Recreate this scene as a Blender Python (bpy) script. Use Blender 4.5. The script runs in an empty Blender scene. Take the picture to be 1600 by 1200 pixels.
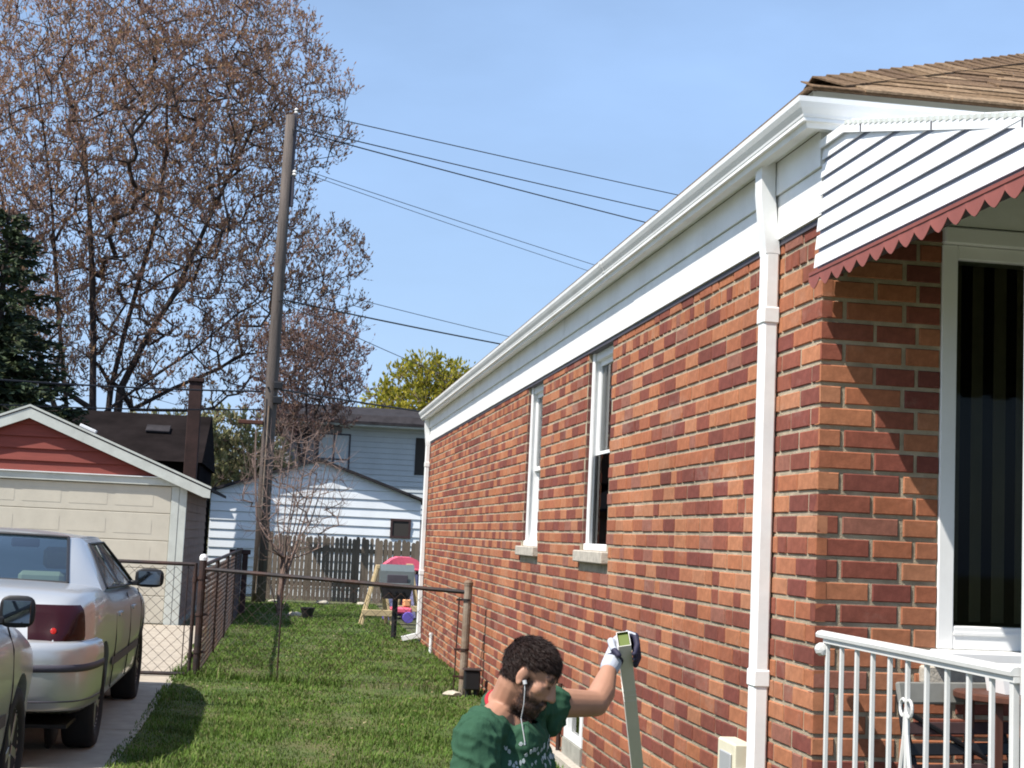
import bpy, bmesh, math, random
import numpy as np
from mathutils import Vector, Matrix
random.seed(7); RNG = np.random.default_rng(7)
SC = bpy.context.scene
COL = SC.collection

# ------------------------------------------------------------------ camera
CAM_POS = Vector((0.0, 0.0, 1.525))
YAW, PITCH, ROLL = math.radians(8.636), math.radians(5.995), math.radians(2.605)
_f = Vector((math.sin(YAW)*math.cos(PITCH), math.cos(YAW)*math.cos(PITCH), math.sin(PITCH)))
_r = Vector((math.cos(YAW), -math.sin(YAW), 0))
_u = _r.cross(_f)
_r2 = _r*math.cos(ROLL) + _u*math.sin(ROLL)
_u2 = -_r*math.sin(ROLL) + _u*math.cos(ROLL)
cam = bpy.data.cameras.new('camera')
cam.sensor_width = 36.0
cam.lens = 36.0*2300/1600
cam.clip_end = 3000
cam_o = bpy.data.objects.new('camera', cam)
COL.objects.link(cam_o)
cam_o.matrix_world = Matrix(((_r2.x, _u2.x, -_f.x, CAM_POS.x), (_r2.y, _u2.y, -_f.y, CAM_POS.y), (_r2.z, _u2.z, -_f.z, CAM_POS.z), (0, 0, 0, 1)))
SC.camera = cam_o

# ------------------------------------------------------------------ sky, sun, exposure
SUN_D = Vector((1.0, 0.50, -1.55)).normalized()
world = bpy.data.worlds.new('World'); SC.world = world; world.use_nodes = True
nt = world.node_tree; N = nt.nodes; L = nt.links
bg = N['Background']
sky = N.new('ShaderNodeTexSky'); sky.sky_type = 'NISHITA'; sky.sun_disc = False
sky.sun_elevation = math.asin(-SUN_D.z); sky.sun_rotation = math.atan2(-SUN_D.x, -SUN_D.y)
sky.air_density = 1.15; sky.dust_density = 1.6; sky.ozone_density = 2.2
tc = N.new('ShaderNodeTexCoord'); mp = N.new('ShaderNodeMapping'); mp.inputs['Scale'].default_value = (1.2, 2.2, 3.4)
mp.inputs['Rotation'].default_value = (0.3, 0.5, 0.2)
nz = N.new('ShaderNodeTexNoise'); nz.inputs['Scale'].default_value = 1.7; nz.inputs['Detail'].default_value = 6; nz.inputs['Roughness'].default_value = 0.55
rp = N.new('ShaderNodeValToRGB'); rp.color_ramp.elements[0].position = 0.38; rp.color_ramp.elements[1].position = 0.72
rp.color_ramp.elements[0].color = (0.36, 0.36, 0.36, 1); rp.color_ramp.elements[1].color = (0.60, 0.60, 0.60, 1)
mx = N.new('ShaderNodeMixRGB'); mx.inputs['Color2'].default_value = (4.6, 7.0, 11.4, 1)
L.new(tc.outputs['Generated'], mp.inputs['Vector']); L.new(mp.outputs['Vector'], nz.inputs['Vector'])
L.new(nz.outputs['Fac'], rp.inputs['Fac']); L.new(rp.outputs['Color'], mx.inputs['Fac'])
L.new(sky.outputs['Color'], mx.inputs['Color1']); L.new(mx.outputs['Color'], bg.inputs['Color'])
bg.inputs['Strength'].default_value = 0.083
sun = bpy.data.lights.new('sun', 'SUN'); sun.energy = 5.0; sun.angle = math.radians(0.53); sun.color = (1.0, 0.95, 0.87)
sun_o = bpy.data.objects.new('sun', sun); COL.objects.link(sun_o)
sun_o.rotation_euler = SUN_D.to_track_quat('-Z', 'Y').to_euler(); sun_o.location = (-20, -8, 30)
SC.view_settings.view_transform = 'Standard'; SC.view_settings.look = 'None'
SC.view_settings.exposure = 0.60; SC.view_settings.gamma = 1.0; SC.view_settings.use_curve_mapping = False
SC.render.engine = 'CYCLES'; SC.cycles.max_bounces = 8; SC.cycles.transparent_max_bounces = 24
SC.cycles.use_denoising = True
SC.cycles.pixel_filter_type = 'BLACKMAN_HARRIS'; SC.cycles.filter_width = 1.9

# ------------------------------------------------------------------ materials
def mat(name, col, rough=0.7, metal=0.0, var=0.0, vscale=6.0, bump=0.0, bscale=40.0, spec=0.4, rand=None, col2=None, coat=0.0, stretch=None, hue=0.0, trans=0.0, dirt=0.0, dirt_col=(0.12, 0.10, 0.08), grime=0.0):
    """procedural principled material; rand: 'object' or 'island' picks between colours per piece"""
    m = bpy.data.materials.new(name); m.use_nodes = True
    t = m.node_tree; n = t.nodes; l = t.links
    b = n['Principled BSDF']
    b.inputs['Roughness'].default_value = rough; b.inputs['Metallic'].default_value = metal
    b.inputs['Specular IOR Level'].default_value = spec
    if coat: b.inputs['Coat Weight'].default_value = coat; b.inputs['Coat Roughness'].default_value = 0.04
    cols = col if isinstance(col, list) else [col]
    geo = n.new('ShaderNodeTexCoord')
    vec = geo.outputs['Object']
    if stretch:
        mpn = n.new('ShaderNodeMapping'); mpn.inputs['Scale'].default_value = stretch
        l.new(vec, mpn.inputs['Vector']); vec = mpn.outputs['Vector']
    if len(cols) > 1:
        if rand == 'object':
            src = n.new('ShaderNodeObjectInfo').outputs['Random']
        else:
            src = n.new('ShaderNodeNewGeometry').outputs['Random Per Island']
        r = n.new('ShaderNodeValToRGB'); r.color_ramp.interpolation = 'CONSTANT' if rand in ('object', 'island') else 'LINEAR'
        el = r.color_ramp.elements
        while len(el) < len(cols): el.new(0.5)
        for i, c in enumerate(cols):
            el[i].position = i/len(cols); el[i].color = (*c, 1)
        l.new(src, r.inputs['Fac']); cur = r.outputs['Color']
    else:
        rgb = n.new('ShaderNodeRGB'); rgb.outputs[0].default_value = (*cols[0], 1); cur = rgb.outputs[0]
    if var:
        nz = n.new('ShaderNodeTexNoise'); nz.inputs['Scale'].default_value = vscale; nz.inputs['Detail'].default_value = 5; nz.inputs['Roughness'].default_value = 0.62
        l.new(vec, nz.inputs['Vector'])
        mr = n.new('ShaderNodeMapRange'); mr.inputs['From Min'].default_value = 0.3; mr.inputs['From Max'].default_value = 0.7
        mr.inputs['To Min'].default_value = 1-var; mr.inputs['To Max'].default_value = 1+var
        l.new(nz.outputs['Fac'], mr.inputs['Value'])
        hs = n.new('ShaderNodeHueSaturation'); l.new(mr.outputs['Result'], hs.inputs['Value']); l.new(cur, hs.inputs['Color'])
        cur = hs.outputs['Color']
    if col2 is not None:
        nz2 = n.new('ShaderNodeTexNoise'); nz2.inputs['Scale'].default_value = vscale*0.43; nz2.inputs['Detail'].default_value = 7
        l.new(vec, nz2.inputs['Vector'])
        r2 = n.new('ShaderNodeValToRGB'); r2.color_ramp.elements[0].position = 0.42; r2.color_ramp.elements[1].position = 0.66
        l.new(nz2.outputs['Fac'], r2.inputs['Fac'])
        mm = n.new('ShaderNodeMixRGB'); mm.inputs['Color2'].default_value = (*col2, 1)
        l.new(r2.outputs['Color'], mm.inputs['Fac']); l.new(cur, mm.inputs['Color1']); cur = mm.outputs['Color']
    if dirt:
        nz3 = n.new('ShaderNodeTexNoise'); nz3.inputs['Scale'].default_value = 2.3; nz3.inputs['Detail'].default_value = 8; nz3.inputs['Roughness'].default_value = 0.7
        l.new(geo.outputs['Object'], nz3.inputs['Vector'])
        r3 = n.new('ShaderNodeValToRGB'); r3.color_ramp.elements[0].position = 0.48; r3.color_ramp.elements[1].position = 0.85
        r3.color_ramp.elements[1].color = (dirt, dirt, dirt, 1)
        l.new(nz3.outputs['Fac'], r3.inputs['Fac'])
        m3 = n.new('ShaderNodeMixRGB'); m3.inputs['Color2'].default_value = (*dirt_col, 1)
        l.new(r3.outputs['Color'], m3.inputs['Fac']); l.new(cur, m3.inputs['Color1']); cur = m3.outputs['Color']
    if grime:      # weathering that runs across neighbouring pieces: soot and pale bloom by place
        gp = n.new('ShaderNodeNewGeometry'); gm = n.new('ShaderNodeMapping'); gm.inputs['Scale'].default_value = (0.9, 0.9, 1.5); l.new(gp.outputs['Position'], gm.inputs['Vector'])
        g1 = n.new('ShaderNodeTexNoise'); g1.inputs['Scale'].default_value = 0.9; g1.inputs['Detail'].default_value = 8; g1.inputs['Roughness'].default_value = 0.68; l.new(gm.outputs['Vector'], g1.inputs['Vector'])
        gr_ = n.new('ShaderNodeMapRange'); gr_.inputs['From Min'].default_value = 0.32; gr_.inputs['From Max'].default_value = 0.68; gr_.inputs['To Min'].default_value = 1-grime; gr_.inputs['To Max'].default_value = 1+grime*0.6
        l.new(g1.outputs['Fac'], gr_.inputs['Value']); hs2 = n.new('ShaderNodeHueSaturation'); l.new(gr_.outputs['Result'], hs2.inputs['Value']); l.new(cur, hs2.inputs['Color']); cur = hs2.outputs['Color']
        g2 = n.new('ShaderNodeTexNoise'); g2.inputs['Scale'].default_value = 1.7; g2.inputs['Detail'].default_value = 9; g2.inputs['Roughness'].default_value = 0.75; l.new(gm.outputs['Vector'], g2.inputs['Vector'])
        gq = n.new('ShaderNodeValToRGB'); gq.color_ramp.elements[0].position = 0.56; gq.color_ramp.elements[1].position = 0.80; gq.color_ramp.elements[1].color = (0.34, 0.34, 0.34, 1); l.new(g2.outputs['Fac'], gq.inputs['Fac'])
        gx_ = n.new('ShaderNodeMixRGB'); gx_.inputs['Color2'].default_value = (0.50, 0.40, 0.33, 1); l.new(gq.outputs['Color'], gx_.inputs['Fac']); l.new(cur, gx_.inputs['Color1']); cur = gx_.outputs['Color']
    l.new(cur, b.inputs['Base Color'])
    if bump:
        nb = n.new('ShaderNodeTexNoise'); nb.inputs['Scale'].default_value = bscale; nb.inputs['Detail'].default_value = 6; nb.inputs['Roughness'].default_value = 0.65
        l.new(vec, nb.inputs['Vector'])
        bp = n.new('ShaderNodeBump'); bp.inputs['Strength'].default_value = bump; bp.inputs['Distance'].default_value = 0.02
        l.new(nb.outputs['Fac'], bp.inputs['Height']); l.new(bp.outputs['Normal'], b.inputs['Normal'])
    if trans:
        tr = n.new('ShaderNodeBsdfTranslucent'); l.new(cur, tr.inputs['Color'])
        ms = n.new('ShaderNodeMixShader'); ms.inputs['Fac'].default_value = trans
        l.new(b.outputs['BSDF'], ms.inputs[1]); l.new(tr.outputs['BSDF'], ms.inputs[2])
        l.new(ms.outputs['Shader'], n['Material Output'].inputs['Surface'])
    return m

def glass(name, tint=(0.6, 0.66, 0.66), fac=0.16, rough=0.03, ior=1.5):
    """thin pane: tinted see-through plus sky reflections"""
    m = bpy.data.materials.new(name); m.use_nodes = True
    t = m.node_tree; n = t.nodes; l = t.links
    n.remove(n['Principled BSDF'])
    tr = n.new('ShaderNodeBsdfTransparent'); tr.inputs['Color'].default_value = (*tint, 1)
    gl = n.new('ShaderNodeBsdfGlossy'); gl.inputs['Roughness'].default_value = rough
    fr = n.new('ShaderNodeFresnel'); fr.inputs['IOR'].default_value = ior
    ad = n.new('ShaderNodeMath'); ad.operation = 'ADD'; ad.use_clamp = True; ad.inputs[1].default_value = fac
    l.new(fr.outputs['Fac'], ad.inputs[0])
    ms = n.new('ShaderNodeMixShader'); l.new(ad.outputs[0], ms.inputs['Fac'])
    l.new(tr.outputs[0], ms.inputs[1]); l.new(gl.outputs[0], ms.inputs[2])
    l.new(ms.outputs[0], n['Material Output'].inputs['Surface'])
    return m

M = {}
BRICKS = [(0.40, 0.160, 0.082), (0.22, 0.072, 0.050), (0.43, 0.175, 0.088), (0.38, 0.142, 0.072), (0.19, 0.062, 0.046), (0.42, 0.185, 0.10), (0.26, 0.085, 0.055),
          (0.39, 0.155, 0.082), (0.21, 0.066, 0.050), (0.44, 0.185, 0.095), (0.34, 0.122, 0.066), (0.27, 0.090, 0.057), (0.40, 0.155, 0.076), (0.29, 0.122, 0.085), (0.24, 0.076, 0.052), (0.37, 0.135, 0.070)]
BRICKS = [(r_*0.86, g_*0.86, b_*0.88) for r_, g_, b_ in BRICKS]
M['brick_i'] = mat('brick_joined', BRICKS, 0.9, rand='island', var=0.18, vscale=30, bump=0.2, bscale=150, spec=0.15, grime=0.22)
M['brick_o'] = mat('brick_single', BRICKS, 0.9, rand='object', var=0.22, vscale=30, bump=0.16, bscale=190, spec=0.15, grime=0.22)
M['brick_dark'] = mat('dark_brick', [(0.10, 0.04, 0.035), (0.13, 0.05, 0.04)], 0.9, rand='object', var=0.2, vscale=30, bump=0.4, spec=0.2)
M['mortar'] = mat('mortar', (0.39, 0.325, 0.235), 0.95, var=0.3, vscale=9, bump=0.5, bscale=140, spec=0.1, grime=0.2)
M['stone'] = mat('limestone', (0.42, 0.38, 0.32), 0.9, var=0.2, vscale=18, bump=0.4, bscale=90)
M['white'] = mat('white_aluminium', (0.78, 0.79, 0.78), 0.42, var=0.06, vscale=3, bump=0.05, bscale=5, dirt=0.42, dirt_col=(0.36, 0.33, 0.28))
M['white2'] = mat('white_vinyl', (0.80, 0.80, 0.79), 0.45, var=0.04, vscale=4, dirt=0.15, dirt_col=(0.4, 0.38, 0.34))
M['awn_white'] = mat('awning_white', (0.76, 0.77, 0.78), 0.5, var=0.06, vscale=4, bump=0.05, bscale=8, dirt=0.35, dirt_col=(0.45, 0.42, 0.38))
M['awn_under'] = mat('awning_underside', (0.10, 0.105, 0.085), 0.6, var=0.1)  # underside coloured dark to cut bounce and deepen shade below
M['salmon'] = mat('faded_red_valance', (0.21, 0.062, 0.047), 0.6, var=0.12, vscale=7)
M['dark_trim'] = mat('dark_channel', (0.06, 0.055, 0.07), 0.6, var=0.1)
M['shingle'] = mat('shingle', [(0.22, 0.145, 0.085), (0.29, 0.195, 0.12), (0.17, 0.11, 0.07), (0.31, 0.215, 0.135), (0.20, 0.13, 0.08)], 0.95, rand='object', var=0.45, vscale=55, bump=0.6, bscale=220, spec=0.05)
M['shingle_bed'] = mat('roof_felt', (0.16, 0.105, 0.065), 0.95, var=0.3, vscale=30, bump=0.5, bscale=60, spec=0.1)
M['glass'] = glass('window_glass', (0.55, 0.6, 0.6), 0.06)
M['glass_b'] = glass('front_window_glass', (0.6, 0.62, 0.58), 0.0, ior=1.22)
M['car_glass'] = glass('car_glass', (0.55, 0.66, 0.64), 0.14)
M['blind'] = mat('blind_fabric', (0.34, 0.29, 0.21), 0.8, var=0.08)
M['shade'] = mat('roller_shade', (0.62, 0.65, 0.68), 0.8)
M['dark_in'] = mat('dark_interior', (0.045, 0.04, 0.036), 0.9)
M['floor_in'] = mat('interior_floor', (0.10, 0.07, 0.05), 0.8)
M['rail'] = mat('white_iron', (0.62, 0.62, 0.60), 0.45, var=0.06, vscale=9, dirt=0.35, dirt_col=(0.28, 0.24, 0.2))
M['concrete'] = mat('concrete', (0.38, 0.325, 0.255), 0.95, var=0.16, vscale=5, bump=0.35, bscale=120, dirt=0.45, dirt_col=(0.24, 0.21, 0.18))
M['found'] = mat('foundation_concrete', (0.30, 0.29, 0.25), 0.95, var=0.2, vscale=8, bump=0.4, bscale=80)
M['soil'] = mat('lawn_soil', (0.060, 0.090, 0.020), 0.95, var=0.35, vscale=3, col2=(0.10, 0.095, 0.035), bump=0.6, bscale=60)
M['ground'] = mat('rough_ground', (0.07, 0.085, 0.03), 0.95, var=0.3, vscale=0.6, col2=(0.11, 0.09, 0.05), bump=0.5, bscale=20)
M['grass'] = mat('grass_blades', [(0.080, 0.145, 0.021), (0.095, 0.165, 0.025), (0.118, 0.185, 0.034), (0.062, 0.118, 0.018), (0.145, 0.185, 0.050), (0.09, 0.16, 0.024), (0.075, 0.14, 0.020), (0.17, 0.165, 0.07)], 0.75, rand='island', var=0.5, vscale=2.6, spec=0.2, trans=0.22)
M['dry'] = mat('dry_leaf', [(0.26, 0.19, 0.10), (0.34, 0.27, 0.16), (0.20, 0.14, 0.08)], 0.9, rand='island', trans=0.2)
M['black_steel'] = mat('rusty_black_steel', (0.022, 0.016, 0.016), 0.65, var=0.4, vscale=9, col2=(0.055, 0.022, 0.013), bump=0.2)
M['wire'] = mat('chain_link_wire', (0.055, 0.048, 0.048), 0.6, metal=0.3, var=0.3, vscale=8, col2=(0.10, 0.05, 0.03))
M['galv'] = mat('weathered_post', (0.24, 0.195, 0.15), 0.75, var=0.25, vscale=9, col2=(0.16, 0.09, 0.05), bump=0.2)
M['black'] = mat('black_plastic', (0.012, 0.012, 0.014), 0.5)
M['cable'] = mat('cable_black', (0.02, 0.02, 0.025), 0.6)
M['pole_wood'] = mat('pole_wood', (0.10, 0.082, 0.072), 0.9, var=0.3, vscale=3, stretch=(8, 8, 0.6), bump=0.5, bscale=20)
M['fence_wood'] = mat('weathered_picket', [(0.15, 0.118, 0.088), (0.18, 0.142, 0.108), (0.135, 0.106, 0.08), (0.165, 0.13, 0.102)], 0.9, rand='object', var=0.25, vscale=4, stretch=(9, 9, 0.7), bump=0.3)
M['dark_wood'] = mat('dark_wood', (0.05, 0.026, 0.026), 0.8, var=0.3, vscale=4, stretch=(8, 8, 0.7))
M['brown_wood'] = mat('brown_wood', (0.085, 0.03, 0.017), 0.6, var=0.25, vscale=4, stretch=(8, 8, 0.7))
M['pine'] = mat('pale_pine', (0.52, 0.40, 0.23), 0.8, var=0.15, vscale=5)
M['red_board'] = mat('red_siding', (0.20, 0.042, 0.030), 0.75, var=0.14, vscale=3, stretch=(0.6, 1, 5), dirt=0.3, dirt_col=(0.12, 0.04, 0.03))
M['grey_trim'] = mat('pale_grey_trim', (0.50, 0.52, 0.48), 0.7, var=0.1, vscale=4, dirt=0.3)
M['beige'] = mat('beige_garage_door', (0.52, 0.48, 0.395), 0.65, var=0.06, vscale=3, dirt=0.25, dirt_col=(0.28, 0.25, 0.2))
M['brown_side'] = mat('brown_siding', (0.23, 0.15, 0.12), 0.8, var=0.15, vscale=3)
M['roof_dark'] = mat('dark_roof', (0.036, 0.033, 0.036), 0.95, spec=0.08, var=0.3, vscale=4, bump=0.4, bscale=30)
M['blue_white'] = mat('white_siding', (0.74, 0.77, 0.79), 0.6, var=0.06, vscale=1.5, dirt=0.2, dirt_col=(0.4, 0.4, 0.4))
M['grey_side'] = mat('grey_siding', (0.52, 0.56, 0.58), 0.7, var=0.08, vscale=1.2)
M['tan_side'] = mat('greybrown_siding', (0.25, 0.23, 0.235), 0.7, var=0.1, vscale=1.2)
M['dark_house'] = mat('dark_brown_wall', (0.014, 0.011, 0.011), 0.95, var=0.4, vscale=1.2, spec=0.03)
M['chim'] = mat('dark_chimney_brick', (0.04, 0.02, 0.017), 0.9, var=0.3, vscale=5, bump=0.4)
M['bark'] = mat('bark', (0.052, 0.039, 0.035), 0.95, var=0.35, vscale=3, stretch=(3, 3, 0.6), bump=0.6, bscale=14)
M['bark_twig'] = mat('twig_bark', (0.21, 0.145, 0.12), 0.9, var=0.3, vscale=3)
M['buds'] = mat('maple_buds', [(0.29, 0.155, 0.10), (0.35, 0.21, 0.115), (0.23, 0.13, 0.105), (0.38, 0.235, 0.115), (0.27, 0.165, 0.13), (0.33, 0.19, 0.135)], 0.8, rand='island', var=0.35, vscale=0.30, trans=0.35)
M['buds2'] = mat('dark_buds', [(0.15, 0.085, 0.07), (0.20, 0.115, 0.075), (0.17, 0.105, 0.10)], 0.8, rand='island', var=0.3, vscale=0.5, trans=0.3)
M['needle'] = mat('spruce_needles', [(0.022, 0.04, 0.018), (0.035, 0.055, 0.022), (0.016, 0.028, 0.014), (0.055, 0.07, 0.025)], 0.8, rand='island', var=0.3, vscale=0.8, trans=0.1)
M['yellow_leaf'] = mat('yellow_green_leaves', [(0.34, 0.30, 0.025), (0.27, 0.26, 0.025), (0.40, 0.34, 0.04), (0.19, 0.20, 0.02)], 0.8, rand='island', var=0.2, vscale=0.5, trans=0.35)
M['pale_leaf'] = mat('pale_spring_leaves', [(0.22, 0.22, 0.10), (0.29, 0.28, 0.14), (0.16, 0.18, 0.075), (0.25, 0.22, 0.12)], 0.8, rand='island', var=0.2, vscale=0.5, trans=0.3)
M['silver'] = mat('silver_car_paint', (0.49, 0.49, 0.48), 0.3, metal=0.5, coat=0.5, spec=0.5)
M['silver2'] = mat('pale_silver_car_paint', (0.56, 0.56, 0.545), 0.3, metal=0.45, coat=0.5, spec=0.5)
M['tail'] = mat('tail_lamp_red', (0.022, 0.0012, 0.002), 0.25, coat=0.1, spec=0.25)
M['tail_hot'] = mat('tail_reflector', (0.55, 0.02, 0.015), 0.1, coat=0.6)
M['rubber'] = mat('tyre_rubber', (0.015, 0.015, 0.016), 0.85)
M['rim'] = mat('wheel_alloy', (0.42, 0.42, 0.43), 0.35, metal=0.8)
M['seat_cloth'] = mat('seat_cloth', (0.34, 0.36, 0.29), 0.9)
M['mirror'] = mat('mirror_glass', (0.22, 0.23, 0.24), 0.03, metal=1.0)
M['lamp_clear'] = mat('headlamp_clear', (0.6, 0.62, 0.64), 0.1, coat=1.0)
M['skin'] = mat('skin', (0.37, 0.19, 0.122), 0.55, var=0.08, vscale=14, bump=0.08, bscale=160, spec=0.35)
M['hair'] = mat('dark_brown_hair', (0.024, 0.012, 0.009), 0.5, var=0.5, vscale=50, bump=0.3, bscale=120, spec=0.3)
M['beard_old'] = mat('beard_stubble', (0.05, 0.026, 0.018), 0.8, var=0.5, vscale=90, bump=0.6, bscale=200)
M['shirt'] = mat('green_cotton', (0.033, 0.082, 0.048), 0.9, var=0.14, vscale=9, bump=0.55, bscale=11, stretch=(1, 1, 0.35), spec=0.1)
M['shirt_red'] = mat('red_undershirt', (0.36, 0.02, 0.03), 0.9)
M['jeans'] = mat('denim', (0.04, 0.06, 0.11), 0.9, var=0.15, vscale=20)
M['boot'] = mat('boot_leather', (0.05, 0.03, 0.02), 0.7)
M['print'] = mat('faded_white_print', (0.36, 0.40, 0.41), 0.9, var=0.2, vscale=40)
M['glove_d'] = mat('glove_dark_palm', (0.018, 0.016, 0.04), 0.7, var=0.2, vscale=30)
M['glove_w'] = mat('glove_pale_cuff', (0.40, 0.42, 0.47), 0.85)
M['earbud'] = mat('white_earphone', (0.48, 0.48, 0.48), 0.35)
M['spout_in'] = mat('spout_inside_green', (0.10, 0.135, 0.018), 0.6)
M['spout_out'] = mat('spout_pale_grey', (0.60, 0.575, 0.53), 0.45, var=0.06, vscale=6)
M['grill_grey'] = mat('grill_lid', (0.16, 0.19, 0.19), 0.35, metal=0.4, var=0.1)
M['pink'] = mat('pink_plastic', (0.72, 0.12, 0.19), 0.5, var=0.05)
M['purple'] = mat('purple_plastic', (0.13, 0.10, 0.42), 0.5)
M['lilac'] = mat('lilac_plastic', (0.50, 0.47, 0.72), 0.5)
M['skin_toy'] = mat('orange_plastic', (0.72, 0.34, 0.16), 0.5)
M['rock'] = mat('pale_rock', (0.45, 0.40, 0.32), 0.9, var=0.2, vscale=12, bump=0.4)
M['cream'] = mat('cream_box', (0.62, 0.58, 0.44), 0.6, var=0.08, dirt=0.3)
M['grey_metal'] = mat('grey_metal', (0.42, 0.43, 0.44), 0.5, metal=0.3)
M['screen'] = glass('insect_screen', (0.35, 0.34, 0.32), 0.03, ior=1.1)
M['hair_base'] = mat('hair_base', (0.012, 0.006, 0.005), 0.8, spec=0.1)
M['found2'] = mat('porch_floor_dark', (0.10, 0.10, 0.095), 0.8, var=0.2, vscale=5)  # floor tone darkened to lower bounced light under the awning
M['awn_gap_shade'] = mat('awning_gap_shade', (0.28, 0.32, 0.44), 0.6)  # blue-grey stands in for the shade between slats
M['web'] = mat('grey_webbing', (0.20, 0.20, 0.185), 0.8, var=0.1, vscale=20)
M['insul'] = mat('porcelain', (0.75, 0.74, 0.72), 0.25)

# ------------------------------------------------------------------ mesh helpers
class MB:
    """collects shapes, then links them as one mesh object"""
    def __init__(s): s.v = []; s.f = []; s.mi = []
    def add(s, vs, fs, mi=0):
        o = len(s.v); s.v.extend([tuple(p) for p in vs]); s.f.extend([tuple(i+o for i in f) for f in fs]); s.mi.extend([mi]*len(fs)); return s
    def box(s, x0, x1, y0, y1, z0, z1, mi=0, T=None):
        vs = [Vector((x, y, z)) for z in (z0, z1) for y in (y0, y1) for x in (x0, x1)]
        if T is not None: vs = [T @ p for p in vs]
        return s.add(vs, [(0, 2, 3, 1), (4, 5, 7, 6), (0, 1, 5, 4), (2, 6, 7, 3), (0, 4, 6, 2), (1, 3, 7, 5)], mi)
    def cbox(s, x0, x1, y0, y1, z0, z1, c=0.006, mi=0, T=None):
        """box with chamfered edges"""
        vs = []; 
        for sx, X in ((1, x0), (-1, x1)):
            for sy, Y in ((1, y0), (-1, y1)):
                for sz, Z in ((1, z0), (-1, z1)):
                    vs += [Vector((X, Y+sy*c, Z+sz*c)), Vector((X+sx*c, Y, Z+sz*c)), Vector((X+sx*c, Y+sy*c, Z))]
        if T is not None: vs = [T @ p for p in vs]
        bm = bmesh.new()
        for p in vs: bm.verts.new(p)
        r = bmesh.ops.convex_hull(bm, input=bm.verts)
        bm.verts.index_update()
        o = [tuple(v.co) for v in bm.verts]; fs = [tuple(v.index for v in f.verts) for f in bm.faces]
        bm.free()
        return s.add(o, fs, mi)
    def tube(s, pts, rad, n=6, mi=0, cap=True):
        pts = [Vector(p) for p in pts]
        if not hasattr(rad, '__len__'): rad = [rad]*len(pts)
        vs = []; fs = []
        up = None
        for i, p in enumerate(pts):
            d = (pts[min(i+1, len(pts)-1)] - pts[max(i-1, 0)]).normalized()
            if up is None: up = Vector((0, 0, 1)) if abs(d.z) < 0.9 else Vector((1, 0, 0))
            a = d.cross(up).normalized(); b = a.cross(d).normalized(); up = b
            for k in range(n):
                t = 2*math.pi*k/n
                vs.append(p + (a*math.cos(t) + b*math.sin(t))*rad[i])
        for i in range(len(pts)-1):
            for k in range(n):
                fs.append((i*n+k, i*n+(k+1) % n, (i+1)*n+(k+1) % n, (i+1)*n+k))
        if cap:
            fs.append(tuple(range(n-1, -1, -1))); fs.append(tuple((len(pts)-1)*n+k for k in range(n)))
        return s.add(vs, fs, mi)
    def prism(s, prof, axis, a0, a1, mi=0, T=None):
        """extrude a 2-D profile along an axis: 'x' (y,z) 'y' (x,z) 'z' (x,y)"""
        n = len(prof)
        def P(q, a): return Vector({'x': (a, q[0], q[1]), 'y': (q[0], a, q[1]), 'z': (q[0], q[1], a)}[axis])
        vs = [P(q, a0) for q in prof] + [P(q, a1) for q in prof]
        if T is not None: vs = [T @ p for p in vs]
        fs = [(i, (i+1) % n, n+(i+1) % n, n+i) for i in range(n)] + [tuple(range(n-1, -1, -1)), tuple(range(n, 2*n))]
        return s.add(vs, fs, mi)
    def lathe(s, prof, n=24, T=None, mi=0):
        """profile (r, h) about z"""
        vs = []; fs = []
        for r, h in prof:
            for k in range(n):
                t = 2*math.pi*k/n; vs.append(Vector((r*math.cos(t), r*math.sin(t), h)))
        if T is not None: vs = [T @ p for p in vs]
        for i in range(len(prof)-1):
            for k in range(n): fs.append((i*n+k, i*n+(k+1) % n, (i+1)*n+(k+1) % n, (i+1)*n+k))
        fs.append(tuple(range(n-1, -1, -1))); fs.append(tuple((len(prof)-1)*n+k for k in range(n)))
        return s.add(vs, fs, mi)
    def grid(s, P, mi=0):
        """P[i][j] points"""
        a, b = len(P), len(P[0])
        return s.add([p for r in P for p in r], [(i*b+j, i*b+j+1, (i+1)*b+j+1, (i+1)*b+j) for i in range(a-1) for j in range(b-1)], mi)
    def mesh(s, name, mats, smooth=False, fix=True):
        me = bpy.data.meshes.new(name); me.from_pydata(s.v, [], s.f)
        for m in (mats if isinstance(mats, (list, tuple)) else [mats]): me.materials.append(m)
        if len(set(s.mi)) > 1: me.polygons.foreach_set('material_index', s.mi)
        if fix:
            bm = bmesh.new(); bm.from_mesh(me); bmesh.ops.recalc_face_normals(bm, faces=bm.faces); bm.to_mesh(me); bm.free()
        if smooth: me.polygons.foreach_set('use_smooth', [True]*len(me.polygons))
        me.update(); return me
    def build(s, name, mats, parent=None, smooth=False, loc=None, fix=True):
        return link(name, s.mesh(name, mats, smooth, fix), parent, loc)

def link(name, me, parent=None, loc=None):
    o = bpy.data.objects.new(name, me); COL.objects.link(o)
    if loc is not None: o.location = loc
    if parent is not None: o.parent = parent
    return o
def tag(o, label=None, cat=None, group=None, kind=None):
    if label: o['label'] = label
    if cat: o['category'] = cat
    if group: o['group'] = group
    if kind: o['kind'] = kind
    return o
def thing(name, label, cat, loc=(0, 0, 0), rz=0.0, group=None):
    o = bpy.data.objects.new(name, None); COL.objects.link(o); o.location = loc; o.rotation_euler = (0, 0, rz)
    o.empty_display_size = 0.2
    return tag(o, label, cat, group)
def copy_tree(o, parent=None):
    c = o.copy(); COL.objects.link(c); c.parent = parent
    for ch in list(o.children): copy_tree(ch, c)
    return c
def smooth_by_angle(o, deg=35):
    me = o.data; bm = bmesh.new(); bm.from_mesh(me)
    for e in bm.edges: e.smooth = not (len(e.link_faces) == 2 and e.calc_face_angle(0) > math.radians(deg))
    for f in bm.faces: f.smooth = True
    bm.to_mesh(me); bm.free(); return o
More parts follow.
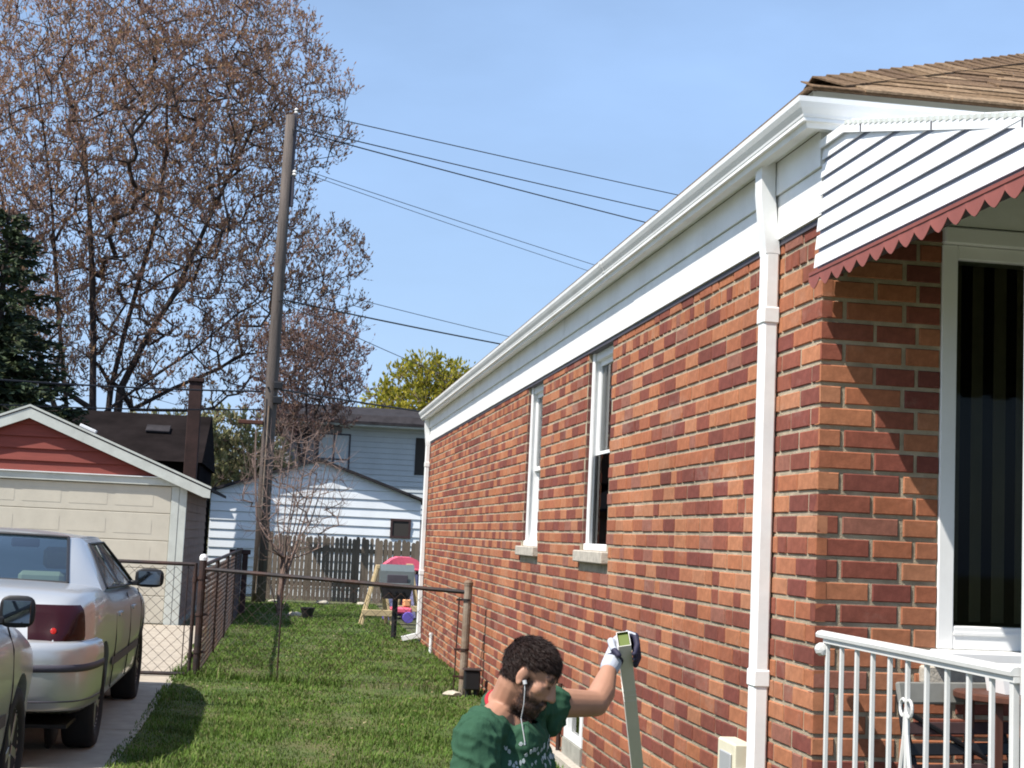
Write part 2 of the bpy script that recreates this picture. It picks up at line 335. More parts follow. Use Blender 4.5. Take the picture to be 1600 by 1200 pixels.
def bulk(name, V, F, m, parent=None, k=4, smooth=False):
    """fast mesh of equal polygons: V (n,3), F (m,k)"""
    me = bpy.data.meshes.new(name)
    V = np.ascontiguousarray(V, dtype=np.float32); F = np.ascontiguousarray(F, dtype=np.int32)
    me.vertices.add(len(V)); me.vertices.foreach_set('co', V.ravel())
    me.loops.add(F.size); me.loops.foreach_set('vertex_index', F.ravel())
    me.polygons.add(len(F)); me.polygons.foreach_set('loop_start', np.arange(0, F.size, F.shape[1], dtype=np.int32))
    try: me.polygons.foreach_set('loop_total', np.full(len(F), F.shape[1], dtype=np.int32))
    except Exception: pass
    me.materials.append(m); me.update(calc_edges=True)
    if smooth: me.polygons.foreach_set('use_smooth', [True]*len(F))
    return link(name, me, parent)
def unit(a): return a/np.maximum(np.linalg.norm(a, axis=-1, keepdims=True), 1e-9)
def leaf_quads(C, U, Wd):
    """diamond leaves: centre C, half-length vectors U, half-width vectors Wd"""
    n = len(C)
    V = np.stack([C-U, C+Wd*0.9-U*0.1, C+U, C-Wd*0.9-U*0.1], 1).reshape(-1, 3)
    return V, np.arange(n*4).reshape(n, 4)

def add_mask(m, attr, col, noise_scale=120):
    """mix a second colour into a material where a mesh attribute says so (hair growth on skin)"""
    t = m.node_tree; n = t.nodes; l = t.links; b = n['Principled BSDF']
    src = b.inputs['Base Color'].links[0].from_socket
    at = n.new('ShaderNodeAttribute'); at.attribute_name = attr
    nz = n.new('ShaderNodeTexNoise'); nz.inputs['Scale'].default_value = noise_scale
    tcn = n.new('ShaderNodeTexCoord'); l.new(tcn.outputs['Object'], nz.inputs['Vector'])
    mu = n.new('ShaderNodeMath'); mu.operation = 'MULTIPLY_ADD'; mu.inputs[1].default_value = 0.9; mu.inputs[2].default_value = -0.45
    l.new(nz.outputs['Fac'], mu.inputs[0])
    ad = n.new('ShaderNodeMath'); ad.operation = 'ADD'; l.new(at.outputs['Fac'], ad.inputs[0])
    m2 = n.new('ShaderNodeMath'); m2.operation = 'MULTIPLY'; l.new(mu.outputs[0], m2.inputs[0]); l.new(at.outputs['Fac'], m2.inputs[1])
    l.new(m2.outputs[0], ad.inputs[1]); ad.use_clamp = True
    mm = n.new('ShaderNodeMixRGB'); mm.inputs['Color2'].default_value = (*col, 1); l.new(ad.outputs[0], mm.inputs['Fac']); l.new(src, mm.inputs['Color1'])
    l.new(mm.outputs['Color'], b.inputs['Base Color'])
add_mask(M['skin'], 'growth', (0.030, 0.015, 0.011))

# ================================================================== THE SETTING
W = 2.049; FY = 5.48; EY = 21.05          # side wall plane, front wall plane, rear end of the house
g = MB(); g.box(-400, 400, -120, 900, -0.5, -0.03); tag(g.build('ground', M['ground']), kind='structure')
# lawn sheet with gentle unevenness
nx, ny = 40, 150
X = np.linspace(-0.93, W+0.02, nx); Y = np.linspace(4.0, 31.4, ny)
def lawn_z(x, y): return 0.006 + 0.012*np.sin(x*2.1+y*0.7)*np.sin(y*0.9-x) + 0.008*np.sin(y*2.3+x*3)
P = [[(x, y, float(lawn_z(x, y))) for x in X] for y in Y]
lawn = MB().grid(P).build('lawn', M['soil'], smooth=True); tag(lawn, kind='structure')
# driveway of concrete slabs
drive = MB().box(-4.3, -0.925, 2.0, 22.86, -0.2, -0.028).build('driveway', M['found']); tag(drive, kind='structure')
ys = [2.0, 5.1, 8.2, 11.3, 14.4, 17.3, 20.1, 22.86]
for i in range(len(ys)-1):
    for xa, xb in ((-4.28, -2.62), (-2.605, -0.93)):
        MB().cbox(xa, xb, ys[i]+0.008, ys[i+1]-0.008, -0.12, 0.004+0.004*((i*7+int(xa)) % 3), 0.008).build('concrete_slab', M['concrete'], drive)
alley = MB().box(-30, 40, 38.5, 41.5, -0.02, -0.012).build('alley', M['concrete']); tag(alley, kind='structure')

# grass blades
def make_grass():
    cs = []
    for y0, y1, dens, hw, hh in ((6.0, 9.0, 1500, 0.0034, 0.055), (9.0, 13.0, 4300, 0.0036, 0.05), (13.0, 18.0, 2700, 0.0046, 0.052), (18.0, 31.2, 1350, 0.0068, 0.055)):
        n = int((y1-y0)*2.97*dens)
        x = RNG.uniform(-0.99, W+0.01, n); y = RNG.uniform(y0, y1, n)
        # thin, bare patches
        pn = np.sin(x*3.1+y*1.3)*np.sin(x*1.7-y*2.1+1.0)+0.5*np.sin(x*7+y*5.3)*np.sin(y*4.1-x*3)
        keep = RNG.uniform(0, 1, n) < np.clip(0.86+0.35*pn, 0.25, 1)
        bare = ((x-1.35)**2/0.5+(y-14.6)**2/0.35 < 1) | ((y > 30.6) & (RNG.uniform(0, 1, n) < 0.5)) | (((x-0.08)**2+(y-26.4)**2) < 0.5)
        keep &= ~(bare & (RNG.uniform(0, 1, n) < 0.8))
        edge = (x < -0.93) & (RNG.uniform(0, 1, n) < 0.4); keep &= ~edge
        x, y, pn = x[keep], y[keep], pn[keep]; n = len(x)
        h = hh*0.50*RNG.uniform(0.5, 1.35, n)*(1+0.35*pn)*np.where(RNG.uniform(0, 1, n) < 0.03, 1.9, 1)
        h = np.where(np.abs(y-(15.19-0.294*(x+0.747))) < 0.10, h*2.6, h)  # taller blades imitate the shadow band at the fence foot
        a = RNG.uniform(0, 2*np.pi, n); lean = RNG.uniform(0.15, 0.9, n)*h
        dx, dy = np.cos(a)*lean, np.sin(a)*lean
        wx, wy = -np.sin(a)*hw, np.cos(a)*hw
        z = lawn_z(x, y)-0.004
        p0 = np.stack([x-wx, y-wy, z], 1); p1 = np.stack([x+wx, y+wy, z], 1)
        m0 = np.stack([x-wx*0.8+dx*0.35, y-wy*0.8+dy*0.35, z+h*0.6], 1); m1 = np.stack([x+wx*0.8+dx*0.35, y+wy*0.8+dy*0.35, z+h*0.6], 1)
        t0 = np.stack([x+dx-wx*0.2, y+dy-wy*0.2, z+h], 1); t1 = np.stack([x+dx+wx*0.2, y+dy+wy*0.2, z+h], 1)
        cs.append(np.stack([p0, p1, m0, m1, t0, t1], 1))
    V = np.concatenate(cs); n = len(V); b = np.arange(n)[:, None]*6
    F = np.concatenate([b+np.array([[0, 1, 3, 2]]), b+np.array([[2, 3, 5, 4]])], 0)
    return V.reshape(-1, 3), F
gv, gf = make_grass()
nl = 420; lx = RNG.uniform(-0.85, 1.95, nl); ly = RNG.uniform(8.5, 30, nl); la = RNG.uniform(0, 6.283, nl); ls = RNG.uniform(0.008, 0.020, nl)
lc = np.stack([lx, ly, lawn_z(lx, ly)+RNG.uniform(0.012, 0.03, nl)], 1); lu = np.stack([np.cos(la)*ls, np.sin(la)*ls, RNG.uniform(-0.4, 0.4, nl)*ls], 1); lw = np.stack([-np.sin(la)*ls*0.7, np.cos(la)*ls*0.7, RNG.uniform(-0.4, 0.4, nl)*ls], 1)
V_, F_ = leaf_quads(lc, lu, lw); tag(bulk('fallen_leaves', V_, F_, M['dry']), 'dry tan leaf scraps scattered over the lawn', 'leaves', kind='stuff')
tag(bulk('grass', gv, gf, M['grass']), 'short uneven green grass of the lawn beside the brick house', 'grass', kind='stuff')

# ================================================================== BRICK HOUSE
house = thing('brick_house', 'red brick house with white eaves, long side wall running back along the lawn', 'house', (W, FY, 0))
HO = Vector((W, FY, 0))
def hb(mb, name, m, parent=house, **k):       # world coordinates -> child of the house
    me = mb.mesh(name, m, k.get('smooth', False), k.get('fix', True))
    o = link(name, me, parent)
    if parent is house: me.transform(Matrix.Translation(-HO))
    else: me.transform(Matrix.Translation(-HO))
    return o
CP = 0.0846; Z0 = -0.0156; BT = 2.838      # course pitch, first course, top of brickwork
WINS = [(9.22, 9.99, 1.470, 2.90), (11.79, 12.53, 1.470, 2.90)]
BASE = (9.70, 10.34, 0.02, 0.40)           # basement window opening
FWIN = (2.55, 4.45, 1.175, 2.775)          # front window x0 x1 z0 z1
# mortar backing, split round the openings
def panels(a0, a1, z0, z1, holes):
    As = sorted({a0, a1, *[h[0] for h in holes], *[h[1] for h in holes]}); Zs = sorted({z0, z1, *[min(h[2], z1) for h in holes], *[min(h[3], z1) for h in holes]})
    for i in range(len(As)-1):
        for j in range(len(Zs)-1):
            ca, cz = (As[i]+As[i+1])/2, (Zs[j]+Zs[j+1])/2
            if not any(h[0] < ca < h[1] and h[2] < cz < h[3] for h in holes): yield As[i], As[i+1], Zs[j], Zs[j+1]
mb = MB()
for a0, a1, z0, z1 in panels(FY+0.2, EY, -0.3, BT+0.4, [*WINS, BASE]): mb.box(W+0.0058, W+0.20, a0, a1, z0, z1)
hb(mb, 'mortar_wall', M['mortar'])
mb = MB()
for a0, a1, z0, z1 in panels(W+0.0058, 8.6, -0.3, BT+0.4, [FWIN]): mb.box(a0, a1, FY+0.0062, FY+0.20, z0, z1)
hb(mb, 'mortar_wall', M['mortar'])
mb = MB(); mb.box(8.6, 8.8, FY+0.009, EY, -0.3, BT+0.4); mb.box(W+0.2, 8.6, EY-0.2, EY, -0.3, BT+0.4)
hb(mb, 'back_wall', M['brick_dark'])
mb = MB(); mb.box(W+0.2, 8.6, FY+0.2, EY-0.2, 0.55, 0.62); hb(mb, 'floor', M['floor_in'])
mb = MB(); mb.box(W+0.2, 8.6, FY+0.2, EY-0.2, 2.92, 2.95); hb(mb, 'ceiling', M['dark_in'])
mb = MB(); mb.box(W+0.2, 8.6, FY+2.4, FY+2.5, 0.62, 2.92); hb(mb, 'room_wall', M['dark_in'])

def brick_verts(l, h, d=0.045, c=0.004, rng=random):
    j = lambda s: rng.uniform(-s, s)
    x0, x1, z0, z1 = -l/2+j(0.0015), l/2+j(0.0015), -h/2+j(0.0015), h/2+j(0.0012)
    t = [j(0.0006) for _ in range(4)]; o = j(0.0020)
    F = [(x0+c, -c*0.2+t[0]+o, z0+c), (x1-c, -c*0.2+t[1]+o, z0+c), (x1-c, -c*0.2+t[2]+o, z1-c), (x0+c, -c*0.2+t[3]+o, z1-c)]
    R = [(x0, c+o, z0), (x1, c+o, z0), (x1, c+o, z1), (x0, c+o, z1)]
    B = [(x0, d, z0), (x1, d, z0), (x1, d, z1), (x0, d, z1)]
    fs = [(0, 1, 2, 3)] + [(i+4, (i+1) % 4+4, (i+1) % 4, i) for i in range(4)] + [(i+8, (i+1) % 4+8, (i+1) % 4+4, i+4) for i in range(4)]
    return F+R+B, fs
bricks = []     # (wall, along-centre, z-centre, length, height)
JT = 0.0165; BH = CP-JT
def clip(a0, a1, z0, z1, holes):
    out = [(a0, a1)]
    for h in holes:
        if z1 > h[2]+0.02 and z0 < h[3]-0.02:
            new = []
            for p, q in out:
                if q <= h[0] or p >= h[1]: new.append((p, q)); continue
                if p < h[0]-0.03: new.append((p, h[0]-0.004))
                if q > h[1]+0.03: new.append((h[1]+0.004, q))
            out = new
    return out
SILLS = [(h[0]-0.07, h[1]+0.07, h[2]-0.085, h[2]) for h in WINS]
nk = int((BT-Z0)/CP)+1
for k in range(0, nk):
    z0, z1 = Z0+k*CP+JT/2, min(Z0+(k+1)*CP-JT/2, BT-0.004)
    if z1-z0 < 0.03: continue
    # side wall
    y = FY + (0.0 if k % 2 else 0.0)
    first = True
    a = FY
    while a < EY-0.01:
        if first: l = 0.106 if k % 2 == 0 else 0.235; first = False
        elif k == 32: l = 0.088+random.uniform(-0.006, 0.012)
        else: l = (0.235+random.uniform(-0.012, 0.012)) if random.random() > 0.12 else 0.112
        b = min(a+l, EY)
        if EY-b < 0.05: b = EY
        for p, q in clip(a, b-JT if b < EY else EY, z0, z1, [*WINS, *SILLS, (BASE[0], BASE[1], 0.0, 0.40)]): 
            if q-p > 0.03: bricks.append(('s', (p+q)/2, (z0+z1)/2, q-p, z1-z0))
        a = b if b == EY else a+l
    # front wall
    js = [0, 0.235, 0.41] if k % 2 == 0 else [0, 0.106, 0.354]
    xs = [W+j for j in js]
    e = xs[-1]+0.23
    while e < 4.4: xs.append(e); e += 0.247
    xs.append(4.6)
    for i in range(len(xs)-1):
        p0 = xs[i]+(0.0 if i == 0 else 0.0)
        for p, q in clip(p0, xs[i+1]-JT, z0, z1, [(FWIN[0], FWIN[1], 1.10, 2.80)]):
            if q-p > 0.03: bricks.append(('f', (p+q)/2, (z0+z1)/2, q-p, z1-z0))
def shown(b):
    w_, a, z = b[0], b[1], b[2]
    p = Vector((W, a, z)) if w_ == 's' else Vector((a, FY, z))
    n = Vector((-1, 0, 0)) if w_ == 's' else Vector((0, -1, 0))
    d = p-CAM_POS; k = d.dot(_f); u, v = d.dot(_r2)/k*2300+800, 600-d.dot(_u2)/k*2300
    if not (-10 < u < 1605 and -10 < v < 1205): return 0.0
    s = b[3]*b[4]*abs(n.dot(d))/d.length**3
    if w_ == 's' and 5.85 < a < 6.15: s *= 0.2       # behind the downspout
    if w_ == 'f' and a > 2.56: s *= 0.35             # behind the railing
    return s
bricks.sort(key=shown, reverse=True)
RS = Matrix.Rotation(-math.pi/2, 4, 'Z')       # local -Y (face) -> world -X
cache = {}
rj = random.Random(3)
for w_, a, z, l, h in bricks[:296]:
    key = (round(l, 2), round(h, 3), rj.randrange(3))
    if key not in cache:
        vs, fs = brick_verts(round(l, 2), h, rng=rj); m_ = MB(); m_.add(vs, fs); cache[key] = m_.mesh('brick', M['brick_o'])
    o = link('brick', cache[key], house)
    if w_ == 's': o.rotation_euler = (0, 0, -math.pi/2); o.location = Vector((W, a, z))-HO
    else: o.location = Vector((a, FY, z))-HO
mb = MB()
for w_, a, z, l, h in bricks[296:]:
    vs, fs = brick_verts(l, h, rng=rj)
    T = Matrix.Translation((W, a, z)) @ RS if w_ == 's' else Matrix.Translation((a, FY, z))
    mb.add([T @ Vector(p) for p in vs], fs)
o = hb(mb, 'brickwork', M['brick_i'], fix=False); o['kind'] = 'stuff'
# eaves: frieze boards, channel shadow strip, soffit, gutter
GX = 1.875; GY = 5.305
for z0_, z1_, o_, cuts in ((2.852, 3.040, 0.016, (FY-0.016, 8.62, 12.28, 15.95, 19.4, EY+0.03)), (3.044, 3.186, 0.030, (FY-0.030, 7.1, 10.8, 14.4, 18.1, EY+0.03))):
    for a_, b_ in zip(cuts[:-1], cuts[1:]):
        j_ = random.uniform(-0.0015, 0.0015); mb = MB(); mb.box(W-o_+j_, W+0.05, a_+(0.002 if a_ > FY else 0), b_-0.002, z0_, z1_); hb(mb, 'frieze_board', M['white'])
mb = MB(); mb.box(W-0.006, W+0.05, FY-0.006, EY+0.01, 2.826, 2.850); hb(mb, 'dark_channel', M['dark_trim'])  # strip coloured dark as the J-channel's shadow line
mb = MB(); mb.box(W+0.06, 8.7, FY-0.016, FY+0.04, 2.852, 3.186); hb(mb, 'frieze_board', M['white'])
mb = MB(); mb.box(GX+0.03, W-0.032, GY+0.03, EY+0.12, 3.188, 3.200); mb.box(W-0.032, 8.75, GY+0.03, FY-0.02, 3.188, 3.200)
hb(mb, 'soffit', M['white'])
def gut(o): return [(0.10, 3.168), (0.052, 3.166), (0.046, 3.190), (0.028, 3.205), (0.026, 3.214), (0.012, 3.236), (0.002, 3.256), (0.0, 3.276), (0.010, 3.278), (0.012, 3.262), (0.10, 3.200)]
mb = MB(); prof = gut(0)
n = len(prof); vs = []
for q in prof: vs.append((GX+q[0], EY+0.14, q[1]))
for q in prof: vs.append((GX+q[0], GY+q[0], q[1]))     # mitred corner
for q in prof: vs.append((8.8, GY+q[0], q[1]))
fs = [(s_*n+i, s_*n+(i+1) % n, (s_+1)*n+(i+1) % n, (s_+1)*n+i) for s_ in (0, 1) for i in range(n)] + [tuple(range(n)), tuple(range(3*n-1, 2*n-1, -1))]
mb.add(vs, fs); gutter = hb(mb, 'gutter', M['white'])
for yj in (8.9, 12.9, 17.0):                   # slip joints
    mb = MB(); mb.prism([(GX+q[0]-0.0025, q[1]-0.002+0.004*(q[1] > 3.2)) for q in prof], 'y', yj, yj+0.055); hb(mb, 'gutter_joint', M['white'], gutter)
mb = MB(); mb.box(GX+0.085, GX+0.10, GY+0.085, EY+0.12, 3.20, 3.325); mb.box(GX+0.1, 8.75, GY+0.085, GY+0.10, 3.20, 3.327); hb(mb, 'fascia', M['grey_trim'])
# roof: hipped, shingled
SL = 0.475; EXX = GX+0.045; EYY = GY+0.045; EZ = 3.326
XR = 8.75; HW = (XR-EXX)/2; RX = EXX+HW
RZ = EZ+HW*SL; RY0 = EYY+HW; RY1 = EY+0.1-HW
v = [(EXX, EYY, EZ), (XR, EYY, EZ), (XR, EY+0.1, EZ), (EXX, EY+0.1, EZ), (RX, RY0, RZ), (RX, RY1, RZ)]
v += [(p[0], p[1], p[2]-0.012) for p in v]
mb = MB(); mb.add(v, [(0, 1, 4), (1, 2, 5, 4), (2, 3, 5), (3, 0, 4, 5), (6, 10, 7), (7, 10, 11, 8), (8, 11, 9), (9, 11, 10, 6), (0, 6, 7, 1), (1, 7, 8, 2), (2, 8, 9, 3), (3, 9, 6, 0)])
roof = hb(mb, 'roof', M['shingle_bed'])
# single shingles on the front slope (the one the photo shows) and hip caps
sd = Vector((0, 1, SL)).normalized(); sn = Vector((0, -SL, 1)).normalized()
EXPO = 0.125
shs = {}
slen = math.hypot(1, SL)
for r_ in range(0, 22):
    ydown = r_*EXPO/slen                      # plan distance up the slope
    xa = EXX+ydown+0.02
    xb = min(4.6, XR-ydown)
    x = xa - (0.15 if r_ % 2 else 0.0) - random.uniform(0, 0.05)
    while x < xb:
        l = random.choice((0.26, 0.31, 0.36)); th = random.choice((0.005, 0.007, 0.010))
        x0 = max(x, xa); x1 = x+l-0.006
        if x1-x0 > 0.05:
            key = (round(x1-x0, 2), th)
            if key not in shs:
                m_ = MB(); L_ = key[0]; m_.box(0, L_, -0.012, EXPO*1.15, 0.0, th); shs[key] = m_.mesh('shingle', M['shingle'])
            o = link('shingle', shs[key], roof)
            base = Vector((x0, EYY, EZ)) + Vector((0, 1, SL))*ydown + sn*0.003
            Rm = Matrix((Vector((1, 0, 0)), sd, sn)).transposed().to_4x4()
            tilt = Matrix.Rotation(math.radians(-1.6), 4, 'X')
            o.matrix_local = Matrix.Translation(base-HO) @ Rm @ tilt
        x += l
hd = Vector((1, 1, SL)).normalized()
for i in range(30):
    p = Vector((EXX, EYY, EZ+0.008)) + hd*(i*0.14+0.05)
    side1 = Vector((0.5, -0.5, 0)); a = Vector((1, 0, 0.0)); b = Vector((0, 1, 0.0))
    w1 = Vector((0.14, 0.0, 0.006)); w2 = Vector((0.0, 0.10, 0.006))
    up = Vector((0, 0, 0.030)); e = hd*0.20; lift = Vector((0, 0, 0.004))
    q = [p+w1+lift, p+up+lift, p+w2+lift, p+e+w1, p+e+up*0.75, p+e+w2]
    q += [s_-Vector((0, 0, 0.007)) for s_ in q]
    m_ = MB(); m_.add(q, [(0, 1, 4, 3), (1, 2, 5, 4), (6, 9, 10, 7), (7, 10, 11, 8), (0, 6, 7, 1), (1, 7, 8, 2), (3, 4, 10, 9), (4, 5, 11, 10), (0, 3, 9, 6), (2, 8, 11, 5)])
    hb(m_, 'hip_cap', M['shingle'], roof)
# downspouts
def downspout(x, y, top, bot, w=0.088, d=0.062, elbow=True, out=True):
    mb = MB(); T = None
    xc = x
    mb.cbox(xc-d/2, xc+d/2, y-w/2, y+w/2, 2.50, 2.80, 0.008)
    # upper offset elbow from the gutter to the wall
    P0 = [(xc-0.030, 3.192), (xc-0.028, 3.05), (xc, 2.79)]
    for (xa, za), (xb, zb) in zip(P0[:-1], P0[1:]):
        q = [(xa-d/2, za), (xa+d/2, za), (xb+d/2, zb), (xb-d/2, zb)]
        mb.prism(q, 'y', y-w/2, y+w/2)
    mb.cbox(xc-d/2, xc+d/2, y-w/2, y+w/2, bot+0.1, 2.51, 0.008)
    for zz in (2.5, 0.97):
        mb.cbox(xc-d/2-0.005, xc+d/2+0.005, y-w/2-0.005, y+w/2+0.005, zz-0.012, zz+0.06, 0.006)
    if out:
        mb.prism([(xc-d/2, bot+0.11), (xc+d/2, bot+0.11), (xc+d/2, bot+0.055), (xc-0.22, bot-0.0), (xc-0.24, bot+0.055)], 'y', y-w/2, y+w/2)
    return hb(mb, 'downspout', M['white'])
DSX = W-0.036
downspout(DSX, 6.02, 3.175, 0.02)
downspout(DSX, EY-0.06, 3.175, 0.03)
# side windows
def side_window(y0, y1, z0, shade):
    z1 = 2.832
    fx = W+0.045
    fr = MB()
    fw = 0.05
    fr.cbox(fx, fx+0.11, y0+0.002, y0+fw, z0+0.002, z1, 0.004); fr.cbox(fx, fx+0.11, y1-fw, y1-0.002, z0+0.002, z1, 0.004)
    fr.cbox(fx, fx+0.11, y0+fw, y1-fw, z1-0.06, z1, 0.004); fr.cbox(fx-0.03, fx+0.11, y0+0.002, y1-0.002, z0, z0+0.045, 0.004)
    fr.cbox(fx-0.016, fx+0.0, y1-0.062, y1-0.003, z0+0.045, z1, 0.003); fr.cbox(fx-0.016, fx+0.0, y0+0.003, y0+0.045, z0+0.045, z1, 0.003)
    win = hb(fr, 'window', M['white2'])
    zm = 2.13
    for nm, za, zb, dx in (('upper_sash', zm-0.02, z1-0.06, 0.03), ('lower_sash', z0+0.045, zm+0.02, 0.062)):
        s = MB(); b_ = 0.035; ya, yb = y0+fw+0.001, y1-fw-0.001
        s.box(fx+dx, fx+dx+0.028, ya, ya+b_, za, zb); s.box(fx+dx, fx+dx+0.028, yb-b_, yb, za, zb)
        s.box(fx+dx, fx+dx+0.028, ya+b_, yb-b_, za, za+b_); s.box(fx+dx, fx+dx+0.028, ya+b_, yb-b_, zb-b_, zb)
        hb(s, nm, M['white2'], win)
        p = MB(); p.box(fx+dx+0.012, fx+dx+0.016, ya+b_-0.004, yb-b_+0.004, za+b_-0.004, zb-b_+0.004); hb(p, 'pane', M['glass'], win)
        if nm == 'lower_sash' and shade:
            p = MB(); p.box(fx+0.018, fx+0.021, ya, yb, z0+0.046, zm-0.01); hb(p, 'insect_screen', M['screen'], win)
    if shade:
        p = MB(); p.box(fx+0.125, fx+0.128, y0+0.03, y1-0.03, zm+0.01, z1); hb(p, 'roller_shade', M['shade'], win)
    else:
        p = MB()
        for i in range(14):
            yy = y0+0.03+(y1-y0-0.06)*i/13; p.box(fx+0.15+0.012*(i % 2), fx+0.155+0.012*(i % 2), yy-0.03, yy+0.03, z0+0.05, z1)
        hb(p, 'curtain', M['blind'], win)
    s = MB(); s.cbox(W-0.045, W+0.10, y0-0.065, y1+0.065, z0-0.080, z0-0.001, 0.007); hb(s, 'sill', M['stone'], win)
side_window(*WINS[0][:3], True); side_window(*WINS[1][:3], False)
# brick ends at the far jambs, coloured dark for the gap's shade
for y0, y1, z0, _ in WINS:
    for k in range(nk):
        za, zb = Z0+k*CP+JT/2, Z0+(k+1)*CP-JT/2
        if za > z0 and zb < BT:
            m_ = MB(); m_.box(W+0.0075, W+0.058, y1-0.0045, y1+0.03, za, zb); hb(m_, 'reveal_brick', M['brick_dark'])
# basement window in its concrete surround
y0, y1 = BASE[0], BASE[1]
m_ = MB(); m_.box(W-0.012, W+0.05, y0+0.005, y1-0.005, 0.0, 0.165); hb(m_, 'basement_panel', M['found'])
fr = MB(); x0 = W-0.004
for a0, a1, za, zb in ((y0+0.01, y0+0.09, 0.17, 0.395), (y1-0.15, y1-0.02, 0.17, 0.395), (y0+0.09, y1-0.15, 0.17, 0.215), (y0+0.09, y1-0.15, 0.36, 0.395)): fr.box(x0, x0+0.06, a0, a1, za, zb)
bw = hb(fr, 'basement_window', M['white2'])
m_ = MB(); m_.box(x0+0.03, x0+0.034, y0+0.085, y1-0.145, 0.21, 0.365); hb(m_, 'pane', M['car_glass'], bw)
m_ = MB(); m_.box(W-0.08, W-0.013, y0-0.2, y1+0.5, -0.05, 0.055); hb(m_, 'concrete_ledge', M['stone'])
# conduit beside the basement window
m_ = MB(); m_.tube([(W-0.02, 10.43, -0.02), (W-0.02, 10.43, 0.52)], 0.016, 8); hb(m_, 'conduit', M['black_steel'])
# white clean-out stub near the rear corner
m_ = MB(); m_.tube([(W-0.03, 19.3, 0.0), (W-0.03, 19.3, 0.24)], 0.022, 10); m_.tube([(W-0.03, 19.3, 0.23), (W-0.03, 19.3, 0.26)], 0.028, 10); hb(m_, 'cleanout_pipe', M['white'])
# front window with vertical blinds
x0, x1, z0, z1 = FWIN
fr = MB(); ft = 0.066
fr.cbox(x0, x0+ft, FY-0.006, FY+0.12, z0, z1, 0.004); fr.cbox(x1-ft, x1, FY-0.006, FY+0.12, z0, z1, 0.004)
fr.cbox(x0+ft, x1-ft, FY-0.004, FY+0.12, z0, z0+0.09, 0.004); fr.cbox(x0+ft, x1-ft, FY-0.004, FY+0.12, z1-0.055, z1, 0.004)
fr.box(x0+ft, x1-ft, FY-0.010, FY+0.01, z0+0.055, z0+0.066)
fr.cbox(x0, x1, FY-0.03, FY+0.04, z1+0.002, z1+0.07, 0.006)
win = hb(fr, 'front_window', M['white2'])
m_ = MB(); m_.box(x0+ft-0.004, x1-ft+0.004, FY+0.03, FY+0.036, z0+0.086, z1-0.05); hb(m_, 'pane', M['glass_b'], win)
for i in range(18):
    m_ = MB(); xx = x0+ft+0.075+i*0.098
    T = Matrix.Translation((xx, FY+0.17, 0)) @ Matrix.Rotation(math.radians(28+random.uniform(-6, 6)), 4, 'Z')
    m_.box(-0.040, 0.040, -0.001, 0.001, z0+0.10, z1-0.03, T=T); hb(m_, 'blind_slat', M['blind'], win)
s = MB(); s.cbox(x0-0.03, x1+0.06, FY-0.075, FY+0.06, z0-0.062, z0-0.002, 0.010); hb(s, 'sill', M['white2'], win)
s = MB(); s.cbox(x0-0.07, x1+0.10, FY-0.03, FY+0.06, z0-0.135, z0-0.064, 0.008); hb(s, 'sill', M['stone'], win)

# cream electrical box on the side wall
eb = thing('electrical_box', 'small cream electrical box on the brick wall left of the near downspout', 'electrical box', (W-0.002, 6.28, 0.60))
MB().cbox(-0.085, 0.0, -0.12, 0.12, -0.13, 0.10, 0.008).build('box', M['cream'], eb)
MB().cbox(-0.095, -0.086, -0.095, 0.06, -0.10, 0.055, 0.004).build('cover', M['grey_metal'], eb)
MB().cbox(-0.09, -0.02, -0.135, -0.121, -0.05, 0.0, 0.004).build('latch', M['grey_metal'], eb)

# ================================================================== AWNING AND PORCH
aw = thing('porch_awning', 'white metal porch awning with stepped side slats and a red scalloped valance', 'awning', (W, FY, 2.6))
AO = Vector((W, FY, 2.6))
def ab(mb, name, m, parent=aw, **k):
    o = hb(mb, name, m, parent); o.data.transform(Matrix.Translation(HO-AO)); return o
AX0, AX1 = W-0.010, 6.6
AY0, AY1 = FY-0.05, 2.75                       # wall end, outer end
def top_z(y): return 3.135 if y > 5.18 else 3.135-(5.18-y)*0.262
ZB = 2.628
edges = [ZB+i*0.0725 for i in range(8)]
for i in range(7):
    z0, z1 = edges[i], edges[i+1]
    yo = AY1
    # where the sloping top cuts this slat
    if top_z(AY1) < z1:
        yo_hi = 5.18-(3.135-z1)/0.262; yo_lo = max(AY1, 5.18-(3.135-z0)/0.262)
    else: yo_hi = yo_lo = AY1
    yo_hi = min(yo_hi, 5.18)
    a = AX0-0.004*(7-i)-0.010; t = 0.006; zt_ = z1-0.0175
    yo_m = yo_hi if yo_hi == AY1 else yo_lo+(yo_hi-yo_lo)*(zt_-z0)/(z1-z0)
    vs = [(a-0.006, AY0, z0), (a-0.006, yo_lo, z0), (a, yo_m, zt_), (a, AY0, zt_)]
    vs += [(p[0]+t, p[1], p[2]) for p in vs]
    m_ = MB(); m_.add(vs, [(0, 1, 2, 3), (7, 6, 5, 4), (0, 4, 5, 1), (1, 5, 6, 2), (2, 6, 7, 3), (3, 7, 4, 0)])
    ab(m_, 'side_slat', M['awn_white'])
